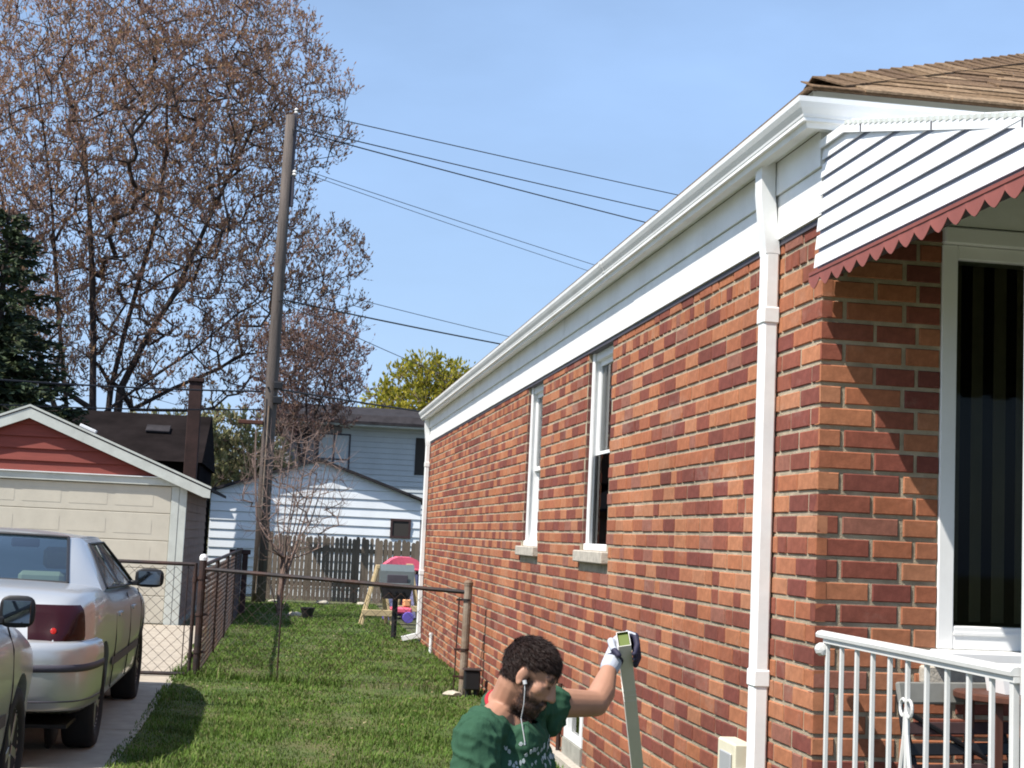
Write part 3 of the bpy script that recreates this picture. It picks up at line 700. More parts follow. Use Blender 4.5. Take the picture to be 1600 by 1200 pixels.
# backing sheet, coloured as the shade between slats; dark gap and valance
m_ = MB(); m_.add([(AX0-0.030, AY0, ZB-0.038), (AX0-0.030, AY1, ZB-0.038), (AX0-0.028, AY1, ZB), (AX0-0.028, 3.27, ZB), (AX0-0.004, 5.18, 3.118), (AX0-0.004, AY0, 3.118), (AX0-0.028, AY0, ZB)], [(0, 1, 2, 3, 6), (6, 3, 4, 5)])
ab(m_, 'slat_backing', M['awn_gap_shade'])
m_ = MB(); m_.box(AX0-0.052, AX0+0.02, AY1, AY0, ZB-0.040, ZB-0.026); ab(m_, 'frame_channel', M['dark_trim'])
def valance(pts_fn, length, n):
    per = length/n; prof = []
    P = []
    for i in range(n*8+1):
        u = i/8.0; ph = u-math.floor(u)
        drop = 0.024+0.038*(1-abs(2*ph-1)**1.5)
        P.append((u*per, drop))
    return P
VL = AY0-AY1; nv = int(VL/0.118)
P = valance(None, VL, nv)
m_ = MB(); vx = AX0-0.060
for s_ in (0, 1):
    pass
top = [(vx, AY0-d, ZB-0.028) for d, _ in P]; bot = [(vx-0.004, AY0-d, ZB-0.030-dr) for d, dr in P]
tb = [(x+0.003, y, z) for x, y, z in top]; bb = [(x+0.003, y, z) for x, y, z in bot]
k = len(P); vs = top+bot+tb+bb
fs = []
for i in range(k-1): fs += [(i, i+1, k+i+1, k+i), (2*k+i, 3*k+i, 3*k+i+1, 2*k+i+1), (k+i, k+i+1, 3*k+i+1, 3*k+i), (i, 2*k+i, 2*k+i+1, i+1)]
m_.add(vs, fs); ab(m_, 'scalloped_valance', M['salmon'])
m_ = MB(); m_.box(vx-0.004, vx+0.012, AY1, AY0, ZB-0.034, ZB-0.022); ab(m_, 'valance_rail', M['salmon'])
# the sloping top of interlocking pans, corrugated across x
for i in range(24):
    xa = AX0-0.02+i*0.19; m_ = MB()
    prof = [(0, 0.0), (0.02, 0.020), (0.07, 0.020), (0.09, 0.0), (0.19, 0.0), (0.19, -0.004), (0.088, -0.004), (0.068, 0.016), (0.022, 0.016), (0.002, -0.004)]
    vs = []
    for yy in (AY0, 5.18, AY1-0.03):
        for q in prof: vs.append((xa+q[0], yy, top_z(yy)+0.006+q[1]))
    n = len(prof)
    fs = [(s_*n+j, s_*n+(j+1) % n, (s_+1)*n+(j+1) % n, (s_+1)*n+j) for s_ in (0, 1) for j in range(n)] + [tuple(range(n)), tuple(range(3*n-1, 2*n-1, -1))]
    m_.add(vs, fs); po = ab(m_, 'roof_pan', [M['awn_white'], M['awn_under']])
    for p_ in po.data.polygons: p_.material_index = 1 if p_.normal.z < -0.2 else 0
# capping strip with a beaded edge along the top of the side
m_ = MB(); m_.add([], [])
for ya, yb in ((AY0, 5.18), (5.18, AY1)):
    q = [(ya, top_z(ya)-0.028), (yb, top_z(yb)-0.028), (yb, top_z(yb)+0.004), (ya, top_z(ya)+0.004)]
    m_.prism(q, 'x', AX0-0.034, AX0-0.026)
ab(m_, 'top_strip', M['awn_white'])
m_ = MB()
yy = 5.15
while yy > AY1:
    z = top_z(yy)+0.006; m_.prism([(yy-0.014, z-0.004), (yy-0.009, z+0.012), (yy+0.009, z+0.012), (yy+0.014, z-0.004)], 'x', AX0-0.036, AX0-0.012); yy -= 0.048
ab(m_, 'beaded_edge', M['grey_trim'])['kind'] = 'stuff'
for ya in (5.0, 4.4, 3.8):                    # seams on the strip
    m_ = MB(); m_.box(AX0-0.037, AX0-0.033, ya, ya+0.006, top_z(ya)-0.026, top_z(ya)+0.002); ab(m_, 'strip_seam', M['dark_trim'])
m_ = MB(); m_.box(AX0+0.02, AX1, AY1, AY1+0.03, ZB-0.03, ZB+0.01); ab(m_, 'cross_bar', M['white'])

porch = MB().cbox(W-0.02, 6.4, 2.9, FY-0.002, -0.2, 0.42, 0.01).build('porch_floor', M['found2']); tag(porch, kind='structure')

rl = thing('porch_railing', 'white wrought iron porch railing with thin balusters in front of the brick corner', 'railing', (2.05, 5.40, 0.42))
RO = Vector((2.05, 5.40, 0.42))
def rb(mb, name, m, parent=rl):
    me = mb.mesh(name, m); me.transform(Matrix.Translation(-RO)); return link(name, me, parent)
m_ = MB(); prof = [(-0.022, 0.0), (-0.024, 0.012), (-0.016, 0.022), (0.0, 0.026), (0.016, 0.022), (0.024, 0.012), (0.022, 0.0)]
m_.prism([(2.05+q[0], 1.208+q[1]) for q in prof], 'y', 3.885, 5.40); rb(m_, 'handrail', M['rail'])
m_ = MB(); m_.box(2.036, 2.064, 3.88, 5.345, 1.190, 1.206); rb(m_, 'top_bar', M['rail'])
m_ = MB(); m_.box(2.036, 2.064, 3.88, 5.345, 0.50, 0.516); rb(m_, 'bottom_bar', M['rail'])
BYS = [5.332, 5.19, 5.046, 4.903, 4.758, 4.615, 4.471, 4.326, 4.181, 4.037]
for y in BYS:
    m_ = MB(); m_.cbox(2.05-0.0072, 2.05+0.0072, y-0.0072, y+0.0072, 0.516, 1.190, 0.0015); rb(m_, 'baluster', M['rail'])
m_ = MB(); m_.lathe([(0.0, 0), (0.022, 0.002), (0.026, 0.02), (0.02, 0.045), (0.0, 0.05)], 10, Matrix.Translation((2.035, 5.375, 1.165)) @ Matrix.Rotation(math.pi/2, 4, 'X') ); rb(m_, 'wall_bracket', M['rail'])
# scroll ornament on the middle baluster
yc = 4.615
for s_ in (1, -1):
    pts = []
    for i in range(15):
        t = i/14*1.75*math.pi; r = 0.022
        pts.append((2.05-0.004, yc+s_*(0.024+r*math.cos(t+math.pi)), 1.035+r*math.sin(t+math.pi)*1.25))
    m_ = MB(); 
    for i in range(14):
        a, b_ = Vector(pts[i]), Vector(pts[i+1]); nrm = Vector((0, 0, 0))
    m_.tube(pts, 0.0055, 6); rb(m_, 'scroll', M['rail'])
    m_ = MB(); pts2 = [(2.046, yc+s_*0.004, 1.02), (2.046, yc+s_*0.010, 0.95), (2.046, yc+s_*0.035, 0.84), (2.046, yc+s_*0.055, 0.72), (2.046, yc+s_*0.05, 0.62), (2.046, yc+s_*0.02, 0.56)]
    m_.tube(pts2, 0.0075, 6); rb(m_, 'scroll_stem', M['rail'])
m_ = MB(); m_.cbox(2.039, 2.061, 3.894, 3.916, 0.42, 1.207, 0.002); rb(m_, 'end_post', M['rail'])
pc = thing('porch_column', 'slim white iron column holding up the awning at the right edge', 'column', (2.066, 3.862, 0.42))
for dx, dy in ((0, 0), (0.16, 0)):
    MB().cbox(dx-0.014, dx+0.014, dy-0.014, dy+0.014, 0, 2.22, 0.002).build('upright', M['rail'], pc)
for i in range(9):
    z = 0.2+i*0.22; MB().tube([(0.014, 0, z), (0.08, 0, z+0.11), (0.146, 0, z)], 0.006, 6).build('scroll', M['rail'], pc)
MB().cbox(-0.04, 0.20, -0.04, 0.04, -0.001, 0.012, 0.002).build('foot_plate', M['rail'], pc)

# folded chair leaning inside the railing
fc = thing('folding_chair', 'folded garden chair with grey back leaning on brick wall behind the white railing', 'chair', (2.55, 5.0, 0.42))
T = Matrix.Rotation(math.radians(16), 4, 'X')
def fcb(mb, name, m): 
    me = mb.mesh(name, m); me.transform(Matrix.Translation((0, 0.10, 0)) @ Matrix.Rotation(math.radians(12), 4, 'Z') @ Matrix.Rotation(math.radians(-14), 4, 'X')); return link(name, me, fc)
for sx in (-0.25, 0.25):
    m_ = MB(); m_.tube([(sx, 0, 0.0), (sx, 0, 0.62), (sx*0.96, 0.0, 0.66)], 0.011, 8); fcb(m_, 'leg', M['black'])
    m_ = MB(); m_.tube([(sx*0.86, -0.05, 0.0), (sx*0.86, 0.03, 0.5)], 0.010, 8); fcb(m_, 'leg', M['black'])
m_ = MB(); m_.cbox(-0.26, 0.26, -0.018, 0.006, 0.585, 0.665, 0.006); fcb(m_, 'top_rail', M['web'])
for i in range(6):
    z = 0.10+i*0.075; m_ = MB(); m_.cbox(-0.24, 0.24, -0.014, 0.0, z, z+0.045, 0.004); fcb(m_, 'slat', M['dark_wood'] if i % 2 else M['black'])
m_ = MB(); m_.tube([(-0.25, -0.02, 0.56), (0.25, -0.02, 0.30)], 0.009, 6); fcb(m_, 'brace', M['black'])
# wooden plant stand with a white planter
ps = thing('plant_stand', 'brown wooden plant stand beside the front window behind the railing', 'plant stand', (2.68, 5.12, 0.42))
for dx, dy in ((-0.115, -0.11), (0.115, -0.11), (-0.115, 0.11), (0.115, 0.11)):
    MB().cbox(dx-0.016, dx+0.016, dy-0.016, dy+0.016, 0, 0.60, 0.003).build('leg', M['brown_wood'], ps)
MB().lathe([(0.20, 0.60), (0.21, 0.605), (0.21, 0.622), (0.20, 0.628)], 24).build('top', M['brown_wood'], ps)
MB().lathe([(0.155, 0.30), (0.165, 0.305), (0.165, 0.322), (0.155, 0.328)], 24).build('shelf', M['brown_wood'], ps)
pb = thing('planter_box', 'white plastic planter box standing on the brown plant stand', 'planter', (2.70, 5.10, 1.049))
m_ = MB(); a, b_, h = 0.075, 0.06, 0.085
m_.prism([(-0.095, 0.0), (0.095, 0.0), (0.11, 0.085), (-0.11, 0.085)], 'y', -0.07, 0.07); m_.build('pot', M['white2'], pb)
m_ = MB(); m_.cbox(-0.115, 0.115, -0.078, 0.078, 0.086, 0.10, 0.004); m_.build('rim', M['white2'], pb)

# ================================================================== FENCES
def segs(P0, P1, r0, r1, n=3):
    """many separate tapered prisms at once"""
    P0, P1 = np.asarray(P0, float), np.asarray(P1, float); m = len(P0)
    r0 = np.broadcast_to(np.asarray(r0, float), (m,)); r1 = np.broadcast_to(np.asarray(r1, float), (m,))
    d = unit(P1-P0); ref = np.where(np.abs(d[:, 2:3]) < 0.9, np.array([[0, 0, 1.0]]), np.array([[1.0, 0, 0]]))
    a = unit(np.cross(d, ref)); b = np.cross(a, d)
    t = 2*np.pi*np.arange(n)/n
    ring = a[:, None, :]*np.cos(t)[None, :, None] + b[:, None, :]*np.sin(t)[None, :, None]
    V = np.concatenate([P0[:, None]+ring*r0[:, None, None], P1[:, None]+ring*r1[:, None, None]], 1)
    base = np.arange(m)[:, None, None]*2*n
    k = np.arange(n); q = np.stack([k, (k+1) % n, n+(k+1) % n, n+k], 1)
    return V.reshape(-1, 3), (base+q[None]).reshape(-1, 4)
def chain_link(A, B, zA, zB, z0, s=0.058, r=0.0026):
    A, B = np.array(A, float), np.array(B, float); Ln = np.linalg.norm(B-A); d = (B-A)/Ln
    n = int(Ln/s); p0, p1 = [], []
    for i in range(n):
        zt = zA+(zB-zA)*i/n; m = int((zt-z0)/(s*0.95))
        for j in range(m):
            ph = (i+j) % 2
            xa, xb = (i+ph)*s, (i+1-ph)*s
            za, zb = z0+j*s*0.95, z0+(j+1)*s*0.95
            p0.append((*(A+d*xa), za)); p1.append((*(A+d*xb), zb))
    # (i+j)%2 zigzag: neighbours meet at the knuckles
    return segs(p0, p1, r, r, 3)
PL, PR = (-0.747, 15.19), (1.84, 14.43)
ff = thing('chain_link_fence', 'rusty chain link fence crossing the lawn from the gate post to the brick wall', 'fence', (PL[0], PL[1], 0))
FO = Vector((PL[0], PL[1], 0))
def off(mb, name, m, parent, O, smooth=False):
    me = mb.mesh(name, m, smooth); me.transform(Matrix.Translation(-Vector(O))); return link(name, me, parent)
def bulk_off(name, VF, m, parent, O):
    V, F = VF; o = bulk(name, V-np.array(O)[None], F, m, parent); return o
m_ = MB(); m_.tube([(*PL, -0.05), (PL[0]+0.005, PL[1], 1.18)], 0.036, 12); off(m_, 'post', M['black_steel'], ff, FO)
m_ = MB(); m_.lathe([(0.040, 0), (0.042, 0.03), (0.03, 0.055), (0.0, 0.065)], 12, Matrix.Translation((PL[0]+0.005, PL[1], 1.17))); off(m_, 'post_cap', M['insul'], ff, FO)
for z in (0.25, 0.62, 0.98):
    m_ = MB(); m_.lathe([(0.043, 0), (0.043, 0.025)], 12, Matrix.Translation((*PL, z))); m_.box(PL[0]+0.03, PL[0]+0.085, PL[1]-0.01, PL[1]+0.01, z, z+0.024); off(m_, 'band', M['black_steel'], ff, FO)
m_ = MB(); m_.tube([(*PR, -0.05), (PR[0]+0.012, PR[1], 1.06)], 0.040, 12); off(m_, 'end_post', M['galv'], ff, FO)
m_ = MB(); m_.lathe([(0.044, 0), (0.046, 0.03), (0.03, 0.05), (0.0, 0.058)], 12, Matrix.Translation((PR[0]+0.012, PR[1], 1.05))); off(m_, 'post_cap', M['galv'], ff, FO)
m_ = MB(); m_.tube([(PR[0]-0.085, PR[1]+0.02, 0.0), (PR[0]-0.07, PR[1]+0.02, 0.93)], 0.007, 6); off(m_, 'tension_bar', M['black_steel'], ff, FO)
for z in (0.16, 0.42, 0.90):
    m_ = MB(); m_.lathe([(0.047, 0), (0.047, 0.022)], 12, Matrix.Translation((*PR, z))); m_.box(PR[0]-0.10, PR[0]-0.03, PR[1]-0.006, PR[1]+0.016, z, z+0.02); off(m_, 'band', M['black_steel'], ff, FO)
m_ = MB(); m_.tube([(PL[0], PL[1], 1.085), ((PL[0]+PR[0])/2, (PL[1]+PR[1])/2, 1.035), (PR[0], PR[1], 0.985)], 0.021, 8); off(m_, 'top_rail', M['black_steel'], ff, FO)
ml = 0.31; pm = (PL[0]+(PR[0]-PL[0])*ml, PL[1]+(PR[1]-PL[1])*ml)
m_ = MB(); m_.tube([(*pm, -0.05), (*pm, 1.05)], 0.009, 8); off(m_, 'line_post', M['black_steel'], ff, FO)
o = bulk_off('wire_mesh', chain_link(PL, PR, 1.06, 0.96, 0.03, 0.06, 0.0021), M['wire'], ff, FO); o['kind'] = 'stuff'
bx = thing('drain_box', 'small black drain box at the foot of the tan fence post by the brick wall', 'box', (1.90, 14.22, 0))
MB().cbox(-0.075, 0.075, -0.07, 0.07, 0.07, 0.25, 0.012).build('body', M['black'], bx); MB().cbox(-0.085, 0.085, -0.08, 0.08, 0.251, 0.27, 0.006).build('lid', M['black_steel'], bx)
MB().tube([(0.05, 0, -0.02), (0.05, 0, 0.08)], 0.03, 8).build('pipe', M['black'], bx); MB().tube([(-0.03, 0, -0.02), (-0.03, 0, 0.08)], 0.03, 8).build('pipe', M['black'], bx)
# gate over the driveway
gt = thing('chain_link_gate', 'closed chain link gate across the concrete driveway behind the silver sedan', 'gate', (-0.80, 15.2, 0))
GO = (-0.80, 15.2, 0)
gx0, gx1, gy = -3.5, -0.815, 15.2
for nm, pts in (('top_rail', [(gx0, gy, 1.135), (gx1, gy, 1.125)]), ('bottom_rail', [(gx0, gy, 0.045), (gx1, gy, 0.04)]), ('stile', [(gx1, gy, 0.03), (gx1, gy, 1.14)]), ('stile', [(gx0, gy, 0.03), (gx0, gy, 1.14)])):
    m_ = MB(); m_.tube(pts, 0.019, 8); off(m_, nm, M['black_steel'], gt, GO)
m_ = MB(); m_.tube([(gx1-0.075, gy, 0.05), (gx1-0.072, gy, 1.12)], 0.006, 6); off(m_, 'tension_bar', M['black_steel'], gt, GO)
for z in (0.2, 0.95):
    m_ = MB(); m_.lathe([(0.026, 0), (0.026, 0.05)], 10, Matrix.Translation((gx1, gy, z))); m_.box(gx1, gx1+0.06, gy-0.008, gy+0.008, z+0.01, z+0.04); off(m_, 'hinge', M['black_steel'], gt, GO)
o = bulk_off('wire_mesh', chain_link((gx0, gy), (gx1, gy), 1.12, 1.11, 0.05, 0.058, 0.0024), M['wire'], gt, GO); o['kind'] = 'stuff'
# run of fence back along the driveway
sf = thing('chain_link_fence', 'chain link fence running back from the gate post along the lawn edge', 'fence', (-0.74, 15.25, 0)); SO = (-0.74, 15.25, 0)
SA, SB = (-0.735, 15.25), (-0.63, 25.85)
m_ = MB(); m_.tube([(*SA, 1.12), (*SB, 1.14)], 0.022, 8); off(m_, 'top_rail', M['black_steel'], sf, SO)
for i in range(1, 4):
    t = i/4; p = (SA[0]+(SB[0]-SA[0])*t, SA[1]+(SB[1]-SA[1])*t)
    m_ = MB(); m_.tube([(*p, -0.05), (*p, 1.12)], 0.024, 8); off(m_, 'line_post', M['black_steel'], sf, SO)
o = bulk_off('wire_mesh', chain_link(SA, SB, 1.12, 1.14, 0.03, 0.058, 0.0030), M['wire'], sf, SO); o['kind'] = 'stuff'
dp = thing('fence_end_boards', 'dark brown wooden end boards at the far end of the chain link run', 'fence', (-0.62, 25.98, 0))
for i, (xa, xb, h) in enumerate(((-0.10, -0.003, 1.15), (0.003, 0.10, 1.13))):
    MB().cbox(xa, xb, -0.04, 0.04, -0.02, h, 0.006).build('board', M['dark_wood'], dp)
MB().cbox(-0.22, 0.14, -0.062, -0.041, 1.05, 1.13, 0.005).build('cap_board', M['dark_wood'], dp)

# picket fence along the alley
pf = thing('picket_fence', 'weathered brown picket fence across the back of the yard', 'fence', (-0.1, 31.5, 0))
rr = random.Random(5); x = -0.32; pk = []
while x < 3.6:
    w = rr.choice((0.075, 0.085, 0.09)); h = 1.43-0.02*(x)+rr.uniform(-0.05, 0.02)
    m_ = MB(); m_.prism([(0, 0.04), (w, 0.04), (w, h-0.04), (w*0.75, h), (w*0.25, h), (0, h-0.04)], 'y', -0.009, 0.009)
    o = m_.build('picket', M['fence_wood'], pf); o.location = (x+0.1, rr.uniform(-0.006, 0.006), 0); o.rotation_euler = (0, rr.uniform(-0.012, 0.012), 0)
    x += w+rr.uniform(0.005, 0.014)
for z in (0.35, 1.08): MB().box(-0.25, 3.75, 0.011, 0.05, z, z+0.085).build('rail', M['fence_wood'], pf)
for xx in (-0.15, 1.75, 3.65): MB().cbox(xx-0.045, xx+0.045, 0.051, 0.14, -0.1, 1.36, 0.006).build('post', M['fence_wood'], pf)

# ================================================================== GARAGE ON THE LEFT
ga = thing('garage', 'detached garage with red gable and beige overhead door at the end of the driveway', 'garage', (-3.8, 22.9, 0)); GAO = Vector((-3.8, 22.9, 0))
gw = 2.36; gd = 6.3; ez = 2.14; pz = 3.08       # half width, depth, eave, inner peak
def gb(mb, name, m, parent=ga):                   # coordinates relative to garage origin (front centre)
    return mb.build(name, m, parent)
slope = (pz-ez)/gw
m_ = MB(); m_.box(gw-0.09, gw-0.03, 0.03, gd, 0, ez); m_.box(-gw+0.03, -gw+0.09, 0.03, gd, 0, ez); m_.box(-gw+0.09, gw-0.09, gd-0.1, gd, 0, ez); gb(m_, 'wall', M['brown_side'])
nb = 15; bh = (ez-0.06)/nb                          # lap siding on the side facing the yard
for i in range(nb):
    z = 0.06+i*bh; m_ = MB(); m_.prism([(gw-0.03, z), (gw+0.004, z-0.004), (gw-0.012, z+bh-0.004), (gw-0.03, z+bh)], 'y', 0.06, gd); gb(m_, 'siding_board', M['brown_side'])
m_ = MB(); m_.box(gw-0.03, gw+0.01, 0.06, gd, -0.1, 0.055); gb(m_, 'footing', M['found'])
# corner trim, jambs, door header
m_ = MB(); m_.cbox(gw-0.10, gw+0.012, -0.012, 0.058, 0, ez-0.02, 0.004); gb(m_, 'corner_board', M['grey_trim'])
m_ = MB(); m_.cbox(gw-0.215, gw-0.103, -0.018, 0.05, 0, ez-0.06, 0.004); gb(m_, 'door_jamb', M['grey_trim'])
m_ = MB(); m_.cbox(-gw-0.012, -gw+0.10, -0.012, 0.058, 0, ez-0.02, 0.004); gb(m_, 'corner_board', M['grey_trim'])
m_ = MB(); m_.cbox(-gw+0.103, -gw+0.215, -0.018, 0.05, 0, ez-0.06, 0.004); gb(m_, 'door_jamb', M['grey_trim'])
m_ = MB(); m_.cbox(-gw-0.05, gw+0.05, -0.055, 0.03, ez-0.055, ez+0.055, 0.006); gb(m_, 'header_trim', M['grey_trim'])
m_ = MB(); m_.box(-gw-0.05, gw+0.02, -0.085, -0.036, ez+0.057, ez+0.072); gb(m_, 'drip_ledge', M['white'])
# overhead door: five hinged sections of raised panels
door = MB().box(-gw+0.217, gw-0.217, 0.02, 0.05, 0.01, ez-0.06).build('overhead_door', M['beige'], ga)
sh = (ez-0.075)/5
for i in range(5):
    z0 = 0.012+i*sh
    MB().cbox(-gw+0.22, gw-0.22, -0.002, 0.019, z0+0.004, z0+sh-0.004, 0.006).build('door_section', M['beige'], door)
    for j in range(6):
        xa = -gw+0.30+j*0.675; m_ = MB(); m_.cbox(xa, xa+0.56, -0.0048, -0.003, z0+0.10, z0+sh-0.10, 0.0016); m_.build('raised_panel', M['beige'], door)
# red gable boards
nr = 5; rh = (pz+0.02-ez-0.06)/nr
for i in range(nr):
    z0 = ez+0.06+i*rh; z1 = z0+rh; xh0 = max(gw-(z0-ez)/slope-0.0, 0.02); xh1 = max(gw-(z1-ez)/slope, 0.0)
    m_ = MB(); fy0, fy1 = -0.034, -0.002
    m_.add([(-xh0, fy0, z0-0.012), (xh0, fy0, z0-0.012), (xh1, fy1, z1-0.014), (-xh1, fy1, z1-0.014), (-xh0, 0.03, z0-0.012), (xh0, 0.03, z0-0.012), (xh1, 0.03, z1-0.014), (-xh1, 0.03, z1-0.014)],
           [(0, 1, 2, 3), (4, 7, 6, 5), (0, 4, 5, 1), (1, 5, 6, 2), (2, 6, 7, 3), (3, 7, 4, 0)]); gb(m_, 'gable_board', M['red_board'])
# roof
ov = 0.36; fo = 0.11
for s_ in (1, -1):
    zt = pz+0.115; zl = ez+0.10-ov*slope*1.0; q = [(0, zt), (s_*(gw+ov), zl), (s_*(gw+ov), zl-0.05), (0, zt-0.05)]
    m_ = MB(); m_.prism(q, 'y', -fo, gd+fo); rf = gb(m_, 'roof', M['roof_dark'])
    q2 = [(0, zt-0.052), (s_*(gw+ov), zl-0.052), (s_*(gw+ov), zl-0.17), (s_*(gw+ov-0.10), zl-0.17+0.01), (0, zt-0.20)]
    m_ = MB(); m_.prism(q2, 'y', -fo-0.02, -fo+0.02); m_.build('rake_board', M['grey_trim'], rf)
    q3 = [(0, zt+0.003), (s_*(gw+ov+0.01), zl+0.003), (s_*(gw+ov+0.01), zl-0.03), (0, zt-0.03)]
    m_ = MB(); m_.prism(q3, 'y', -fo-0.032, -fo-0.021); m_.build('drip_edge', M['grey_trim'], rf)
m_ = MB(); t = Matrix.Translation((0.72, -fo+0.1, pz+0.118-0.72*slope)) @ Matrix.Rotation(math.atan(slope), 4, 'Y'); m_.cbox(0, 0.26, -0.06, 0.06, 0.0, 0.05, 0.008, T=t); gb(m_, 'roof_vent', M['white'])

# ================================================================== BUILDINGS BEHIND
def lap_gable(name, label, org, hw, eave, peak, depth, bh, m_wall, m_roof, front_boards=True, cat='garage'):
    o = thing(name, label, cat, org); sl = (peak-eave)/hw
    MB().prism([(-hw+0.03, -0.1), (hw-0.03, -0.1), (hw-0.03, eave), (0, peak-0.04), (-hw+0.03, eave)], 'y', 0.03, depth).build('wall', m_wall, o)
    z = 0.02
    while z < peak-0.05:
        z1 = min(z+bh, peak-0.02)
        xa = hw if z <= eave else max(hw-(z-eave)/sl, 0.03); xb = hw if z1 <= eave else max(hw-(z1-eave)/sl, 0.0)
        m_ = MB(); m_.add([(-xa, -0.010, z), (xa, -0.010, z), (xb, 0.014, z1-0.006), (-xb, 0.014, z1-0.006), (-xa, 0.029, z), (xa, 0.029, z), (xb, 0.029, z1), (-xb, 0.029, z1)],
              [(0, 1, 2, 3), (4, 7, 6, 5), (0, 4, 5, 1), (1, 5, 6, 2), (2, 6, 7, 3), (3, 7, 4, 0)]); m_.build('siding_board', m_wall, o)
        z += bh
    for s_ in (1, -1):
        q = [(0, peak+0.06), (s_*(hw+0.18), eave+0.06-0.18*sl), (s_*(hw+0.18), eave-0.18*sl), (0, peak)]
        m_ = MB(); m_.prism(q, 'y', -0.15, depth+0.15); m_.build('roof', m_roof, o)
    return o
wg = lap_gable('garage', 'white clapboard garage with low gable standing behind the picket fence', (0.79, 34.0, 0), 2.38, 2.30, 3.10, 6.0, 0.205, M['blue_white'], M['roof_dark'])
m_ = MB()
for a in ((1.70, 1.75, 1.42, 1.86), (2.12, 2.17, 1.42, 1.86), (1.75, 2.12, 1.42, 1.47), (1.75, 2.12, 1.81, 1.86)): m_.box(a[0], a[1], -0.03, 0.02, a[2], a[3])
wn = m_.build('window', M['dark_wood'], wg); MB().box(1.745, 2.125, -0.012, -0.009, 1.465, 1.815).build('pane', M['dark_in'], wn)

gh = thing('grey_house', 'two storey grey sided house with dark low roof behind the white garage', 'house', (2.2, 48.0, 0))
# coordinates relative: x from -2.3 .. 6.0
m_ = MB(); m_.box(-2.3, 6.0, 0.03, 8, -0.1, 4.9); m_.build('wall', M['tan_side'], gh)
z = 2.0
while z < 4.85:
    m_ = MB(); m_.prism([(0.0, z), (-0.018, z), (0.004, z+0.17), (0.03, z+0.17)], 'x', -0.42, 6.0); m_.build('siding_board', M['grey_side'], gh)
    m_ = MB(); m_.prism([(0.0, z), (-0.012, z), (0.004, z+0.17), (0.03, z+0.17)], 'x', -2.3, -1.22); m_.build('siding_board', M['tan_side'], gh); z += 0.175
m_ = MB(); m_.cbox(-2.75, 6.6, -0.6, 0.4, 4.90, 4.98, 0.02); m_.build('soffit', M['grey_trim'], gh)
m_ = MB(); m_.prism([(-0.65, 4.98), (8.5, 4.98), (4.0, 5.9), (-0.65, 5.06)], 'x', -2.75, 6.6); m_.prism([(-0.66, 4.985), (-0.64, 4.985), (3.9, 5.78), (-0.3, 5.30)], 'x', -2.6, 6.6); m_.build('roof', M['roof_dark'], gh)
def gwin(x0, x1, z0, z1, split):
    m_ = MB(); t = 0.05
    for a in ((x0, x0+t, z0, z1), (x1-t, x1, z0, z1), (x0+t, x1-t, z0, z0+t), (x0+t, x1-t, z1-t, z1)): m_.box(a[0], a[1], -0.06, 0.01, a[2], a[3])
    if split: m_.box((x0+x1)/2-0.03, (x0+x1)/2+0.03, -0.05, 0.01, z0+t, z1-t); m_.box(x0+t, (x0+x1)/2-0.03, -0.045, 0.01, z0+0.45, z0+0.5); m_.box((x0+x1)/2+0.03, x1-t, -0.045, 0.01, z0+0.45, z0+0.5)
    w_ = m_.build('window', M['dark_trim'], gh); MB().box(x0+t, x1-t, -0.035, -0.03, z0+t, z1-t).build('pane', M['grey_side'], w_)
gwin(-1.18, -0.12, 3.35, 4.66, True)
m_ = MB(); m_.box(-0.95, -0.72, -0.05, -0.042, 4.52, 4.60); m_.build('porch_lamp', M['insul'], gh)
m_ = MB(); m_.box(2.0, 2.5, -0.03, 0.01, 3.45, 4.66); w_ = m_.build('window', M['dark_in'], gh); MB().box(2.52, 2.9, -0.032, 0.01, 3.45, 4.66).build('shutter', M['dark_trim'], gh)

dh = thing('dark_house', 'dark brown house with a tall chimney standing behind the red gabled garage', 'house', (-4.6, 34.0, 0))
m_ = MB(); m_.box(-3.5, 2.7, 0, 6, -0.1, 3.0); m_.build('wall', M['dark_house'], dh)
m_ = MB(); m_.prism([(-0.4, 2.9), (6.4, 2.9), (3.0, 4.15), (2.6, 4.15)], 'x', -3.8, 2.78); m_.build('roof', M['dark_house'], dh)
m_ = MB(); m_.cbox(2.42, 2.70, -0.9, -0.58, -0.1, 4.66, 0.01); ch = m_.build('chimney', M['chim'], dh); MB().cbox(2.39, 2.73, -0.93, -0.55, 4.661, 4.74, 0.01).build('chimney_cap', M['chim'], ch)
m_ = MB(); sl = 1.25/3.0; T = Matrix.Translation((1.35, 1.25, 2.9+1.65*sl+0.02)) @ Matrix.Rotation(math.atan(sl), 4, 'X'); m_.cbox(0, 0.55, 0, 0.42, 0, 0.06, 0.01, T=T); m_.build('skylight', M['roof_dark'], dh)

# ================================================================== UTILITY POLE AND WIRES
up = thing('utility_pole', 'tall weathered wooden utility pole standing at the end of the picket fence', 'pole', (-0.36, 30.6, 0))
m_ = MB(); m_.tube([(0, 0, -0.5), (0.0, 0, 3), (0.02, 0, 7), (0.05, 0, 10.15)], [0.145, 0.137, 0.118, 0.102], 14); m_.build('shaft', M['pole_wood'], up, smooth=True)
m_ = MB(); m_.cbox(0.10, 0.19, -0.05, 0.05, 8.9, 10.2, 0.01); m_.build('bracket', M['dark_trim'], up)
m_ = MB(); m_.lathe([(0.035, 0), (0.05, 0.02), (0.03, 0.05), (0.05, 0.08), (0.02, 0.12)], 10, Matrix.Translation((0.16, 0, 10.2))); m_.build('insulator', M['insul'], up)
m_ = MB(); m_.lathe([(0.04, 0), (0.055, 0.02), (0.03, 0.05), (0.05, 0.08), (0.02, 0.12)], 10, Matrix.Translation((0.20, -0.05, 8.86))); m_.build('insulator', M['insul'], up)
